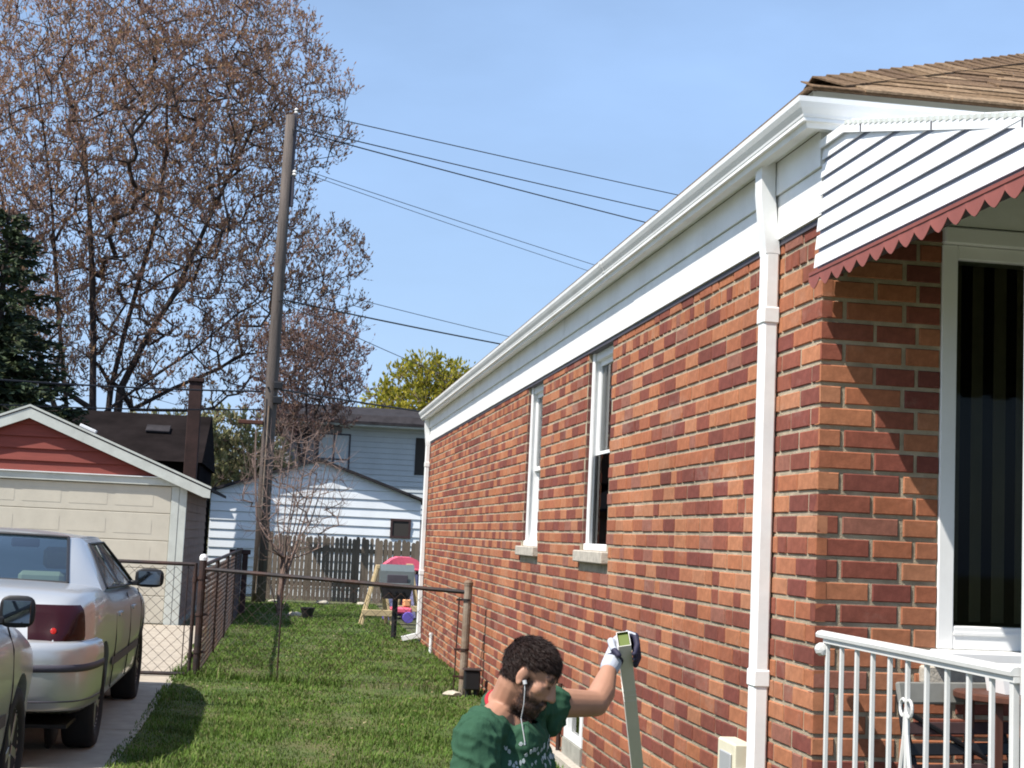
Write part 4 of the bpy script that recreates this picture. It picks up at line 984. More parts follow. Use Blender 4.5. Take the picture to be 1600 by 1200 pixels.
m_ = MB(); m_.cbox(0.135, 0.215, -0.06, 0.02, 8.2, 8.85, 0.015); m_.build('bracket', M['dark_trim'], up)
for z in (4.35, 4.05):
    m_ = MB(); m_.cbox(0.05, 0.23, -0.19, -0.11, z, z+0.16, 0.02); m_.build('cable_clamp', M['black'], up)
m_ = MB(); m_.cbox(-0.62, -0.12, -0.1, 0.1, 3.62, 3.70, 0.01); m_.build('cross_arm', M['brown_wood'], up)
m_ = MB(); m_.tube([(-0.05, -0.17, 0.2), (-0.02, -0.155, 4.0)], 0.02, 6); m_.build('conduit', M['galv'], up)
def wire(a, b, sag, r, label, name='overhead_wire', n=18):
    a, b = Vector(a), Vector(b); pts = []
    for i in range(n+1):
        t = i/n; p = a.lerp(b, t); p.z -= sag*4*t*(1-t); pts.append(p)
    m_ = MB(); m_.tube(pts, r, 5); me = m_.mesh(name, M['cable']); me.transform(Matrix.Translation(-a))
    return tag(link(name, me, None, a), label, 'wire', 'overhead wires at the pole')
def far(x, z, Y=50.0, to=37.0, ext=1.9, a=None):
    k = to/Y; p = Vector((x*k, to, 1.525+(z-1.525)*k)); a = Vector(a); return a+(p-a)*ext
for a, e, r, s, lab in (
    ((-0.20, 30.5, 10.26), (17.0, 13.61), 0.012, 0.10, 'topmost overhead wire running right from the pole top'),
    ((-0.22, 30.45, 9.89), (16.27, 12.98), 0.013, 0.12, 'second overhead wire below the pole top, running right'),
    ((-0.22, 30.45, 9.81), (15.69, 12.47), 0.015, 0.14, 'third overhead wire below the pole top, running right'),
    ((-0.17, 30.45, 9.03), (13.24, 10.66), 0.008, 0.10, 'upper of two thin wires from the pole bracket'),
    ((-0.14, 30.45, 8.96), (12.95, 10.44), 0.007, 0.12, 'lower of two thin wires from the pole bracket'),
    ((-0.29, 30.45, 6.63), (9.42, 8.28), 0.008, 0.10, 'thin cable leaving the pole above the thick bundle'),
    ((-0.26, 30.45, 6.22), (9.29, 8.11), 0.018, 0.12, 'thick cable bundle at mid height of the pole'),
    ((-0.33, 30.45, 6.19), (5.86, 6.98), 0.009, 0.15, 'service wire dropping steeply towards the yellow tree'),
    ((-0.44, 30.45, 4.38), (5.94, 5.66), 0.020, 0.06, 'low black cable passing in front of the grey house')):
    wire(a, far(e[0], e[1], a=a), s, r, lab)
for a, b, r, lab in (((-0.53, 30.45, 4.29), (-13, 23.5, 4.1), 0.018, 'low black cable leaving the pole to the left, upper one'), ((-0.54, 30.45, 3.92), (-13, 23.5, 2.9+0.6), 0.014, 'low black cable leaving the pole to the left, lower one')):
    wire(a, b, 0.25, r, lab)

# ================================================================== TREES
def in_env(p, env):
    v = np.full(len(p), 9.0)
    for c, r in env: v = np.minimum(v, (((p-np.array(c))/np.array(r))**2).sum(1))
    return v
def sample_env(env, n, rng, shell=0.0):
    out = []
    lo = np.min([np.array(c)-np.array(r) for c, r in env], 0); hi = np.max([np.array(c)+np.array(r) for c, r in env], 0)
    while sum(map(len, out)) < n:
        p = rng.uniform(lo, hi, (n*3, 3)); v = in_env(p, env)
        w = rng.uniform(0, 1, len(p)) < (1-shell+shell*v)
        out.append(p[(v < 1) & w])
    return np.concatenate(out)[:n]
def grow(stems, pts, jit, rng, upbias=0.5):
    pos = []; par = []
    for st in stems:
        start = st[0]; prev = start if isinstance(start, int) else -1
        for p in (st[1:] if isinstance(start, int) else st):
            pos.append(np.array(p, float)); par.append(prev); prev = len(pos)-1
    P = np.zeros((len(pos)+len(pts)*5, 3)); P[:len(pos)] = pos; n = len(pos)
    root = P[0]
    D = np.zeros(len(P)); 
    for i in range(1, n): D[i] = D[par[i]]+np.linalg.norm(P[i]-P[par[i]])
    order = np.argsort(np.linalg.norm(pts-root, axis=1))
    term = []
    for i in order:
        q = pts[i]; d = q-P[:n]; L_ = np.linalg.norm(d, axis=1)+1e-6
        cost = L_*(1+upbias*np.clip(-d[:, 2]/L_+0.15, 0, 1)) + 0.12*D[:n]*np.minimum(L_, 1)
        cost[:1] += 3
        k = int(np.argmin(cost)); m = max(1, min(4, int(L_[k]/0.55)))
        prev = k
        for j in range(1, m+1):
            t = j/m; p = P[k]+d[k]*t
            if j < m: p = p+rng.normal(0, jit*L_[k]*0.25, 3)+np.array([0, 0, -0.10*L_[k]*math.sin(math.pi*t)])
            P[n] = p; par.append(prev); D[n] = D[prev]+np.linalg.norm(p-P[prev]); prev = n; n += 1
        term.append(n-1)
    return P[:n], np.array(par), np.array(term)
def radii(P, par, tip, expo=2.4):
    n = len(P); acc = np.zeros(n); hasch = np.zeros(n, bool)
    for i in range(n):
        if par[i] >= 0: hasch[par[i]] = True
    for i in range(n-1, -1, -1):
        if not hasch[i]: acc[i] += tip**expo
        if par[i] >= 0: acc[par[i]] += acc[i]
    return acc**(1/expo)
def wood(name, P, par, r, m, parent, origin, rmin=0.0, cap=None, n=5):
    i = np.where(par >= 0)[0]; r = np.minimum(r, cap) if cap else r
    V, F = segs(P[par[i]], P[i]+(P[i]-P[par[i]])*0.05, r[par[i]]*0.55+r[i]*0.45, r[i], n)
    o = bulk(name, V-np.array(origin), F, m, parent, smooth=True); return o
def twigs(P, dirs, rng, k, length, upcurl, r):
    """k curved twigs at each point; returns segments and tip frames"""
    n = len(P); B = np.repeat(P, k, 0); d = np.repeat(dirs, k, 0)+rng.normal(0, 0.75, (n*k, 3)); d = unit(d)
    L_ = rng.uniform(0.5, 1.2, (n*k, 1))*length
    M1 = B+d*L_*0.5; d2 = unit(d+np.array([0, 0, upcurl])+rng.normal(0, 0.15, d.shape)); T = M1+d2*L_*0.6
    return B, M1, T, d2, L_
def deciduous(name, label, base, stems, env, npts, tip, cap, seed, budm, tk=4, tl=0.42, bl=0.06, bw=0.022, nb=5, curl=0.9, jit=0.5, shell=0.3, group=None, barkm='bark', tr=0.007, upbias=0.5, expo=2.4):
    rng = np.random.default_rng(seed)
    t = thing(name, label, 'tree', base, group=group)
    P, par, term = grow(stems, sample_env(env, npts, rng, shell), jit, rng, upbias)
    r = radii(P, par, tip, expo)
    wood('trunk', P, par, r, M[barkm], t, base, cap=cap)
    d = unit(P[term]-P[par[term]])
    B, M1, T, d2, L_ = twigs(P[term], d, rng, tk, tl, curl, tr)
    V1, F1 = segs(B, M1, tr, tr*0.8, 3); V2, F2 = segs(M1, T, tr*0.8, tr*0.4, 3)
    bulk('twigs', np.concatenate([V1, V2])-np.array(base), np.concatenate([F1, F2+len(V1)]), M['bark_twig'] if barkm == 'bark' else M[barkm], t)
    if budm:
        n = len(T); C = []; U = []; Wd = []
        for j in range(nb):
            s = rng.uniform(0.25, 1.05, (n, 1)); c = np.where(s < 0.5, B+(M1-B)*s*2, M1+(T-M1)*(s-0.5)*2)
            u = unit(d2+rng.normal(0, 0.5, (n, 3))+np.array([0, 0, 0.3])); w = unit(np.cross(u, rng.normal(0, 1, (n, 3))))
            sc = rng.uniform(0.6, 1.4, (n, 1)); C.append(c+u*bl*sc); U.append(u*bl*sc); Wd.append(w*bw*sc)
        V, F = leaf_quads(np.concatenate(C), np.concatenate(U), np.concatenate(Wd))
        tag(bulk('crown', V-np.array(base), F, M[budm], t))
    return t
b = (-4.6, 40.0, 0.0)
stems = [[b, (-4.7, 40, 0.4), (-4.75, 40, 1.2)],
         [2, (-5.2, 40.1, 2.4), (-5.65, 40.2, 3.6), (-5.95, 40.3, 5.4), (-6.2, 40.3, 7.0), (-6.4, 40.2, 8.6), (-6.6, 40.1, 10.2), (-6.95, 40.1, 12.0), (-7.3, 40.0, 13.8)],
         [2, (-4.95, 39.8, 2.6), (-5.05, 39.7, 4.4), (-5.15, 39.6, 6.2), (-5.3, 39.5, 8.0), (-5.5, 39.4, 9.8), (-5.75, 39.4, 11.4), (-6.5, 39.3, 13.3)],
         [2, (-4.75, 40.2, 3.0), (-4.7, 40.3, 5.0), (-4.45, 40.4, 6.6), (-4.17, 40.5, 8.1), (-3.8, 40.5, 9.9), (-3.7, 40.4, 11.6), (-3.8, 40.4, 13.4)],
         [2, (-4.5, 40.0, 3.2), (-4.4, 39.9, 5.0), (-3.85, 39.8, 6.3), (-3.2, 39.7, 7.5), (-2.7, 39.6, 8.8), (-2.2, 39.6, 10.2), (-1.4, 39.5, 12.2)],
         [4, (-4.2, 39.6, 4.8), (-3.4, 39.3, 5.4), (-2.6, 39.1, 6.0), (-1.4, 38.9, 7.1), (-0.4, 38.8, 7.7), (0.7, 38.7, 8.2)],
         [26, (-4.1, 40.3, 4.5), (-3.1, 40.6, 5.15), (-1.9, 40.8, 5.8), (-0.7, 41.0, 6.6)],
         [3, (-6.2, 40.6, 4.6), (-6.9, 41.0, 6.4), (-7.6, 41.2, 8.6), (-8.2, 41.3, 10.6)]]
env = [((-4.0, 40, 13.0), (4.9, 3.6, 4.6)), ((-7.4, 40, 10.2), (3.2, 3.0, 4.6)), ((-1.2, 39.6, 8.7), (3.2, 2.2, 1.45)), ((-3.2, 40, 9.6), (3.6, 3.0, 2.8)), ((-1.2, 40, 6.5), (2.2, 2.0, 1.5)), ((-0.6, 40, 12.9), (2.0, 2.0, 2.2)), ((-6.4, 40, 6.6), (2.4, 2.0, 2.0)), ((-3.2, 40, 6.0), (2.6, 1.8, 1.6)), ((-0.2, 39.8, 7.3), (2.1, 1.8, 1.5))]
deciduous('maple_tree', 'huge multi stemmed maple with brown spring buds towering behind the garage', b, stems, env, 4300, 0.0066, 0.34, 11, 'buds', tk=5, tl=0.42, bl=0.050, bw=0.020, nb=6, tr=0.0050, expo=2.1)
b = (0.55, 36.5, 0.0)
stems = [[b, (0.5, 36.5, 1.5), (0.45, 36.5, 2.8), (0.5, 36.5, 3.9)], [2, (0.2, 36.4, 4.2), (0.0, 36.3, 5.2)], [3, (0.9, 36.5, 5.0), (1.2, 36.6, 5.9)], [3, (0.4, 36.5, 5.2), (0.4, 36.6, 6.2)]]
env = [((0.50, 36.5, 5.5), (1.45, 1.3, 1.4)), ((0.3, 36.5, 4.5), (1.3, 1.0, 0.9))]
deciduous('budding_tree', 'smaller dark budding tree just right of the utility pole', b, stems, env, 560, 0.0056, 0.12, 12, 'buds2', tk=4, tl=0.34, bl=0.045, bw=0.018, nb=5, tr=0.0045, expo=2.05)
# leaning grey shrub tree in the yard: bare vase of stems
b = (0.06, 26.3, 0.0); rng = random.Random(4)
stems = [[b, (0.05, 26.3, 0.3), (0.07, 26.3, 0.65), (0.12, 26.3, 1.0)]]
for i in range(13):
    a = i/13*2*math.pi*2.3+0.3; s = rng.uniform(0.22, 0.75); h = rng.uniform(2.4, 3.4)
    stems.append([(1, 2, 2, 3, 3)[i % 5], (0.10+s*0.50*math.cos(a), 26.3+s*0.35*math.sin(a), 1.15+0.1*(i % 3)), (0.12+s*0.85*math.cos(a), 26.3+s*0.7*math.sin(a), 1.65), (0.16+s*1.05*math.cos(a), 26.3+s*0.9*math.sin(a), h*0.8), (0.20+s*1.15*math.cos(a), 26.3+s*math.sin(a), h)])
for i in range(5):                             # shoots from the foot
    a = i*1.3; stems.append([0, (0.06+0.10*math.cos(a), 26.3+0.1*math.sin(a), 0.25), (0.06+0.26*math.cos(a), 26.3+0.2*math.sin(a), 0.62)])
env = [((0.20, 26.3, 2.2), (0.95, 0.7, 1.2)), ((0.14, 26.3, 1.45), (0.75, 0.5, 0.5))]
deciduous('bare_sapling', 'bare many stemmed sapling with fine twigs standing on the lawn', b, stems, env, 240, 0.0058, 0.075, 13, None, tk=3, tl=0.34, curl=0.7, barkm='bark_twig', tr=0.0035, jit=0.25, upbias=1.2)
# yellow-green tree behind the house
b = (5.3, 55.0, 0.0)
stems = [[b, (5.3, 55, 2.0), (5.3, 55, 3.6)], [2, (4.6, 55, 5.0), (4.1, 55, 6.4)], [2, (5.4, 55, 5.2), (5.5, 55, 7.0)], [2, (6.2, 55, 5.0), (6.9, 55, 6.4)]]
env = [((5.4, 55, 5.9), (2.5, 2.0, 2.15)), ((3.8, 55, 5.4), (1.3, 1.5, 1.1)), ((7.2, 55, 6.1), (1.6, 1.6, 1.7))]
deciduous('willow_tree', 'rounded yellow green leafing tree showing above the far eave of the brick house', b, stems, env, 700, 0.010, 0.25, 14, 'yellow_leaf', tk=5, tl=0.45, bl=0.085, bw=0.04, nb=7, curl=0.5)
# pale spring trees filling the gap behind the garages
for i, (x, y, w, h, sd, lab) in enumerate(((-1.6, 46.0, 1.9, 4.9, 21, 'pale green leafing tree between the dark house and the pole'), (-4.6, 58.0, 3.2, 5.6, 22, 'broad pale green tree far behind the maple trunks'), (1.2, 62.0, 3.0, 5.6, 23, 'pale distant tree behind the grey house roof'))):
    b = (x, y, 0.0); stems = [[b, (x, y, h*0.2), (x, y, h*0.35)], [2, (x-w*0.3, y, h*0.55), (x-w*0.5, y, h*0.75)], [2, (x+w*0.3, y, h*0.55), (x+w*0.5, y, h*0.75)], [2, (x, y, h*0.6), (x, y, h*0.85)]]
    env = [((x, y, h*0.62), (w, w*0.8, h*0.40)), ((x-w*0.4, y, h*0.45), (w*0.7, w*0.6, h*0.3)), ((x+w*0.4, y, h*0.42), (w*0.7, w*0.6, h*0.3))]
    deciduous('spring_tree', lab, b, stems, env, 380, 0.010, 0.18, sd, 'pale_leaf', tk=5, tl=0.45, bl=0.085, bw=0.042, nb=7, curl=0.4, group='pale trees in the distance')
# spruce at the left edge
def spruce(base, h, rad, seed, label):
    rng = np.random.default_rng(seed); t = thing('spruce_tree', label, 'tree', base)
    MB().tube([(0, 0, -0.2), (0, 0, h*0.5), (0, 0, h)], [0.20, 0.12, 0.02], 8).build('trunk', M['bark'], t)
    p0 = []; p1 = []; C = []; U = []; Wd = []
    z = 0.7
    while z < h-0.1:
        f = (1-z/h); nbr = 9 if f > 0.3 else 6
        for k in range(nbr):
            a = rng.uniform(0, 2*np.pi); Ln = rad*(f**0.75)*rng.uniform(0.75, 1.12)+0.12
            d = np.array([math.cos(a), math.sin(a), 0]); tip_drop = -0.22*Ln+0.12*f
            n = max(3, int(Ln/0.14)); prev = np.array([0, 0, z])
            for j in range(1, n+1):
                s = j/n; p = np.array([0, 0, z])+d*Ln*s+np.array([0, 0, tip_drop*s+0.25*Ln*max(0, s-0.7)])
                p0.append(prev); p1.append(p); prev = p
                for q in range(7):
                    side = np.cross(d, [0, 0, 1])*rng.choice([-1, 1]); u = unit(d*rng.uniform(0.2, 1)+side*rng.uniform(0.0, 1.0)+np.array([0, 0, rng.uniform(-0.5, 0.35)]))
                    ln = rng.uniform(0.07, 0.16)*(1.25-0.5*s); w = unit(np.cross(u, rng.normal(0, 1, 3)))
                    C.append(p+u*ln*0.8+rng.normal(0, 0.03, 3)); U.append(u*ln); Wd.append(w*ln*0.34)
        z += rng.uniform(0.13, 0.19)
    V, F = segs(p0, p1, 0.014, 0.010, 3); bulk('branches', V, F, M['bark'], t)
    V, F = leaf_quads(np.array(C), np.array(U), np.array(Wd)); bulk('crown', V, F, M['needle'], t)
spruce((-5.75, 30.2, 0), 7.7, 2.6, 31, 'dark green spruce rising behind the garage at the left edge')

# ================================================================== THINGS IN THE YARD
# post-mounted grill
gr = thing('pedestal_grill', 'grey lidded barbecue grill on a black post by the far downspout', 'grill', (1.72, 21.7, 0))
MB().tube([(0, 0, -0.1), (0, 0, 0.60)], 0.042, 10).build('post', M['black'], gr)
m_ = MB(); m_.prism([(-0.19, 0.58), (0.19, 0.58), (0.235, 0.76), (-0.235, 0.76)], 'y', -0.17, 0.17); m_.build('firebox', M['black'], gr)
m_ = MB(); m_.prism([(-0.18, 0.765), (0.18, 0.765), (0.175, 0.95), (0.10, 1.06), (-0.05, 1.075), (-0.15, 0.98)], 'x', -0.245, 0.245); lid = m_.build('lid', M['grill_grey'], gr)
m_ = MB(); m_.cbox(-0.15, 0.15, -0.195, -0.181, 0.80, 0.93, 0.006); m_.build('name_plate', M['dark_trim'], lid)
m_ = MB(); m_.tube([(-0.18, -0.18, 0.80), (-0.18, -0.235, 0.80), (0.18, -0.235, 0.80), (0.18, -0.18, 0.80)], 0.012, 6); m_.build('handle', M['grill_grey'], lid)
m_ = MB(); m_.cbox(-0.42, -0.25, -0.13, 0.13, 0.745, 0.765, 0.004); m_.build('side_shelf', M['grill_grey'], gr)
for x in (-0.1, 0.0, 0.1):
    m_ = MB(); m_.lathe([(0.02, 0), (0.022, 0.02), (0.0, 0.024)], 10, Matrix.Translation((x, -0.172, 0.67)) @ Matrix.Rotation(math.pi/2, 4, 'X')); m_.build('knob', M['black'], gr)
# wooden A-frame swing legs
def board(pa, pb, w, t, name, m, parent):
    pa, pb = Vector(pa), Vector(pb); d = (pb-pa); L_ = d.length; q = d.to_track_quat('Z', 'Y').to_matrix().to_4x4()
    m_ = MB(); m_.cbox(-w/2, w/2, -t/2, t/2, 0, L_, 0.004, T=Matrix.Translation(pa) @ q); return m_.build(name, m, parent)
for i, (ox, oy, rz, lab) in enumerate(((1.65, 24.4, 0.05, 'pale wooden A-frame stand on the lawn left of the grill'), (2.30, 26.2, -0.05, 'second pale wooden A-frame stand half hidden behind the grill'))):
    s = thing('wooden_trestle', lab, 'trestle', (ox, oy, 0), rz, 'pale wooden A-frame stands')
    board((-0.25, 0, 0), (-0.03, 0, 0.98), 0.075, 0.038, 'leg', M['pine'], s)
    board((0.25, 0.0, 0), (0.03, 0.0, 0.98), 0.075, 0.038, 'leg', M['pine'], s)
    board((-0.22, 0.45, 0), (-0.03, 0.06, 0.97), 0.07, 0.038, 'leg', M['pine'], s)
    board((0.22, 0.45, 0), (0.03, 0.06, 0.97), 0.07, 0.038, 'leg', M['pine'], s)
    m_ = MB(); m_.cbox(-0.26, 0.26, -0.062, -0.021, 0.17, 0.27, 0.005); m_.build('cross_board', M['pine'], s)
    m_ = MB(); m_.cbox(-0.06, 0.06, -0.04, 0.10, 0.94, 1.0, 0.005); m_.build('top_block', M['pine'], s)
# pink-roofed toy house
th = thing('toy_playhouse', 'plastic toy playhouse with pink roof and purple walls behind the grill', 'playhouse', (2.28, 27.4, 0))
for s_, nm in ((-0.30, 'wall'), (0.27, 'wall')):
    MB().cbox(s_, s_+0.035, -0.3, 0.3, 0, 0.86, 0.01).build(nm, M['purple'], th)
m_ = MB(); m_.cbox(-0.26, -0.10, -0.29, -0.26, 0, 0.80, 0.01); m_.cbox(0.10, 0.26, -0.29, -0.26, 0.0, 0.80, 0.01); m_.cbox(-0.10, 0.10, -0.29, -0.26, 0.66, 0.80, 0.01); m_.build('front_panel', M['lilac'], th)
m_ = MB(); m_.cbox(-0.26, 0.26, 0.26, 0.29, 0, 0.80, 0.01); m_.build('rear_panel', M['purple'], th)
m_ = MB(); m_.prism([(-0.42, 0.90), (0.42, 0.90), (0.22, 1.06), (0.12, 1.10), (-0.12, 1.10), (-0.22, 1.06)], 'y', -0.36, 0.36); m_.build('roof', M['pink'], th)
m_ = MB(); m_.cbox(-0.44, 0.44, -0.37, 0.37, 0.86, 0.899, 0.01); m_.build('roof_rim', M['pink'], th)
# toddler ride-on toy
rt = thing('ride_on_toy', 'small red and purple ride-on toy on the grass by the playhouse', 'toy', (2.10, 25.6, 0))
MB().cbox(-0.26, 0.22, -0.12, 0.12, 0.16, 0.27, 0.03).build('body', M['pink'], rt)
for dx in (-0.18, 0.15):
    for dy in (-0.14, 0.14):
        m_ = MB(); m_.lathe([(0.0, -0.03), (0.09, -0.03), (0.1, 0.0), (0.09, 0.03), (0, 0.03)], 14, Matrix.Translation((dx, dy, 0.1)) @ Matrix.Rotation(math.pi/2, 4, 'X')); m_.build('wheel', M['purple'], rt)
MB().cbox(0.06, 0.2, -0.1, 0.1, 0.271, 0.42, 0.03).build('seat_back', M['skin_toy'], rt)
MB().tube([(-0.2, 0, 0.26), (-0.22, 0, 0.42)], 0.02, 8).build('steering_post', M['purple'], rt)
# black pot
bp = thing('black_flowerpot', 'empty black plastic flowerpot on the lawn right of the sapling', 'flowerpot', (0.55, 25.95, 0))
MB().lathe([(0.085, 0), (0.12, 0.16), (0.13, 0.165), (0.13, 0.185), (0.115, 0.185), (0.08, 0.02)], 18).build('pot', M['black'], bp)
# pale rocks at the fence foot and beside the sapling
rr = random.Random(9)
for i, (x, y, s, lab) in enumerate(((-0.05, 31.0, 0.09, 'pale rock at the fence foot, nearest the pole'), (0.95, 31.15, 0.11, 'flat pale rock at the fence foot, middle one'), (1.75, 31.1, 0.10, 'pale rock at the fence foot, left of the trestle'), (0.34, 26.5, 0.10, 'pale rock on the grass beside the sapling'), (1.72, 14.28, 0.07, 'small pale rock on bare soil by the fence post'))):
    bm = bmesh.new(); bmesh.ops.create_icosphere(bm, subdivisions=2, radius=s)
    for v_ in bm.verts: v_.co *= 1+rr.uniform(-0.16, 0.16); v_.co.z *= 0.5; v_.co.x *= 1.35
    me = bpy.data.meshes.new('garden_rock'); bm.to_mesh(me); bm.free(); me.materials.append(M['rock'])
    tag(link('garden_rock', me, None, (x, y, s*0.25)), lab, 'rock', 'pale garden rocks')

# ================================================================== CARS
def crom(P, n):
    """Catmull-Rom through 2-D points"""
    P = [np.array(p, float) for p in P]; Q = [2*P[0]-P[1]]+P+[2*P[-1]-P[-2]]; out = []
    for i in range(1, len(Q)-2):
        for k in range(n):
            t = k/n; a, b, c, d = Q[i-1], Q[i], Q[i+1], Q[i+2]
            out.append(0.5*((2*b)+(c-a)*t+(2*a-5*b+4*c-d)*t*t+(3*b-a-3*c+d)*t**3))
    out.append(P[-1]); return out
def interp(y, tab): return float(np.interp(y, [t[0] for t in tab], [t[1] for t in tab]))
CL = 5.0; WY = (1.02, 3.86)             # length, axle positions from the rear
def smooth_tab(y, tab):                  # smooth interpolation
    xs = [t[0] for t in tab]; vs = [t[1] for t in tab]
    i = max(0, min(len(xs)-2, int(np.searchsorted(xs, y))-1)); t = (y-xs[i])/(xs[i+1]-xs[i]); t = min(1, max(0, t)); 
    m0 = (vs[i+1]-vs[max(i-1, 0)])/(xs[i+1]-xs[max(i-1, 0)]); m1 = (vs[min(i+2, len(vs)-1)]-vs[i])/(xs[min(i+2, len(xs)-1)]-xs[i]); h = xs[i+1]-xs[i]
    return (2*t**3-3*t*t+1)*vs[i]+(t**3-2*t*t+t)*h*m0+(-2*t**3+3*t*t)*vs[i+1]+(t**3-t*t)*h*m1
HWT = [(0, 0.74), (0.06, 0.80), (0.20, 0.86), (0.6, 0.905), (1.2, 0.92), (2.5, 0.93), (3.7, 0.92), (4.4, 0.88), (4.75, 0.81), (4.92, 0.72), (5.0, 0.60)]
TOP = [(0, 0.60), (0.05, 0.96), (0.12, 1.035), (0.30, 1.065), (0.7, 1.085), (1.1, 1.085), (1.5, 1.04), (2.6, 1.01), (3.5, 1.0), (3.9, 0.975), (4.5, 0.88), (4.8, 0.80), (4.93, 0.72), (5.0, 0.60)]
BOT = [(0, 0.42), (0.05, 0.36), (0.3, 0.30), (0.7, 0.25), (4.3, 0.24), (4.8, 0.25), (4.95, 0.30), (5.0, 0.36)]
def body_mesh(paint):
    ys = sorted(set([0, 0.02, 0.05, 0.09, 0.14, 0.2, 0.28]+list(np.linspace(0.36, 4.6, 46))+[4.68, 4.76, 4.84, 4.9, 4.95, 4.98, 5.0]))
    rows = []
    for y in ys:
        w = smooth_tab(y, HWT); zt = interp(y, TOP); zb = interp(y, BOT)
        if y > 0.3: zt = smooth_tab(y, TOP)
        pr = [(0, zb), (0.7*w, zb), (0.91*w, zb+0.03), (0.965*w, zb+0.10), (0.985*w, 0.52 if zt > 0.72 else zb+0.5*(zt-zb)), (w, 0.66 if zt > 0.85 else zb+0.62*(zt-zb)), (0.99*w, zb+0.82*(zt-zb)), (0.945*w, zt-0.055), (0.86*w, zt-0.012), (0.55*w, zt+0.006), (0, zt+0.018)]
        half = crom(pr, 4)
        full = [(-p[0], p[1]) for p in half[::-1]]+[(p[0], p[1]) for p in half[1:]]
        row = []
        for x, z in full:
            yy = y
            fo = max(0, 1-y/0.5)
            if z > 0.70: yy += 0.085*fo*min(1, (z-0.70)/0.05)+0.10*fo*max(0, z-0.75)/0.3
            elif z < 0.45: yy += 0.05*fo*(0.45-z)/0.1
            row.append((x, max(yy, 0.035), z))
        rows.append(row)
    mb = MB(); mb.grid(rows)
    n = len(rows[0]); mb.f.append(tuple(range(n-1, -1, -1))); mb.mi.append(0); o = (len(rows)-1)*n; mb.f.append(tuple(o+k for k in range(n))); mb.mi.append(0)
    # close along the underside centre line
    me = mb.mesh('body', paint, True)
    bm = bmesh.new(); bm.from_mesh(me); bmesh.ops.remove_doubles(bm, verts=bm.verts, dist=0.0005); bmesh.ops.recalc_face_normals(bm, faces=bm.faces); bm.to_mesh(me); bm.free()
    # cut the wheel arches
    ob = bpy.data.objects.new('tmp', me); COL.objects.link(ob); cuts = []
    for y in WY:
        for s in (-1, 1):
            c = MB(); c.lathe([(0.0, -0.3), (0.375, -0.3), (0.375, 0.3), (0.0, 0.3)], 40, Matrix.Translation((s*0.92, y, 0.335)) @ Matrix.Rotation(math.pi/2, 4, 'Y'))
            co = c.build('tmpcut', M['black']); cuts.append(co)
            md = ob.modifiers.new('b', 'BOOLEAN'); md.object = co; md.operation = 'DIFFERENCE'; md.solver = 'EXACT'
    dg = bpy.context.evaluated_depsgraph_get(); new = bpy.data.meshes.new_from_object(ob.evaluated_get(dg))
    bpy.data.objects.remove(ob)
    for co in cuts: bpy.data.objects.remove(co)
    new.name = 'body'
    return new
def patch(c00, c10, c01, c11, nu=8, nv=8, bulge=0.0, bv=None):
    c00, c10, c01, c11 = map(Vector, (c00, c10, c01, c11)); nrm = ((c10-c00).cross(c01-c00)).normalized(); nrm = Vector(bv) if bv else nrm
    return [[(c00.lerp(c10, i/nu)).lerp(c01.lerp(c11, i/nu), j/nv)+nrm*bulge*math.sin(math.pi*min(max(i/nu, 0.02), 0.98))**0.7*(0.35+0.65*math.sin(math.pi*j/nv)) for j in range(nv+1)] for i in range(nu+1)]
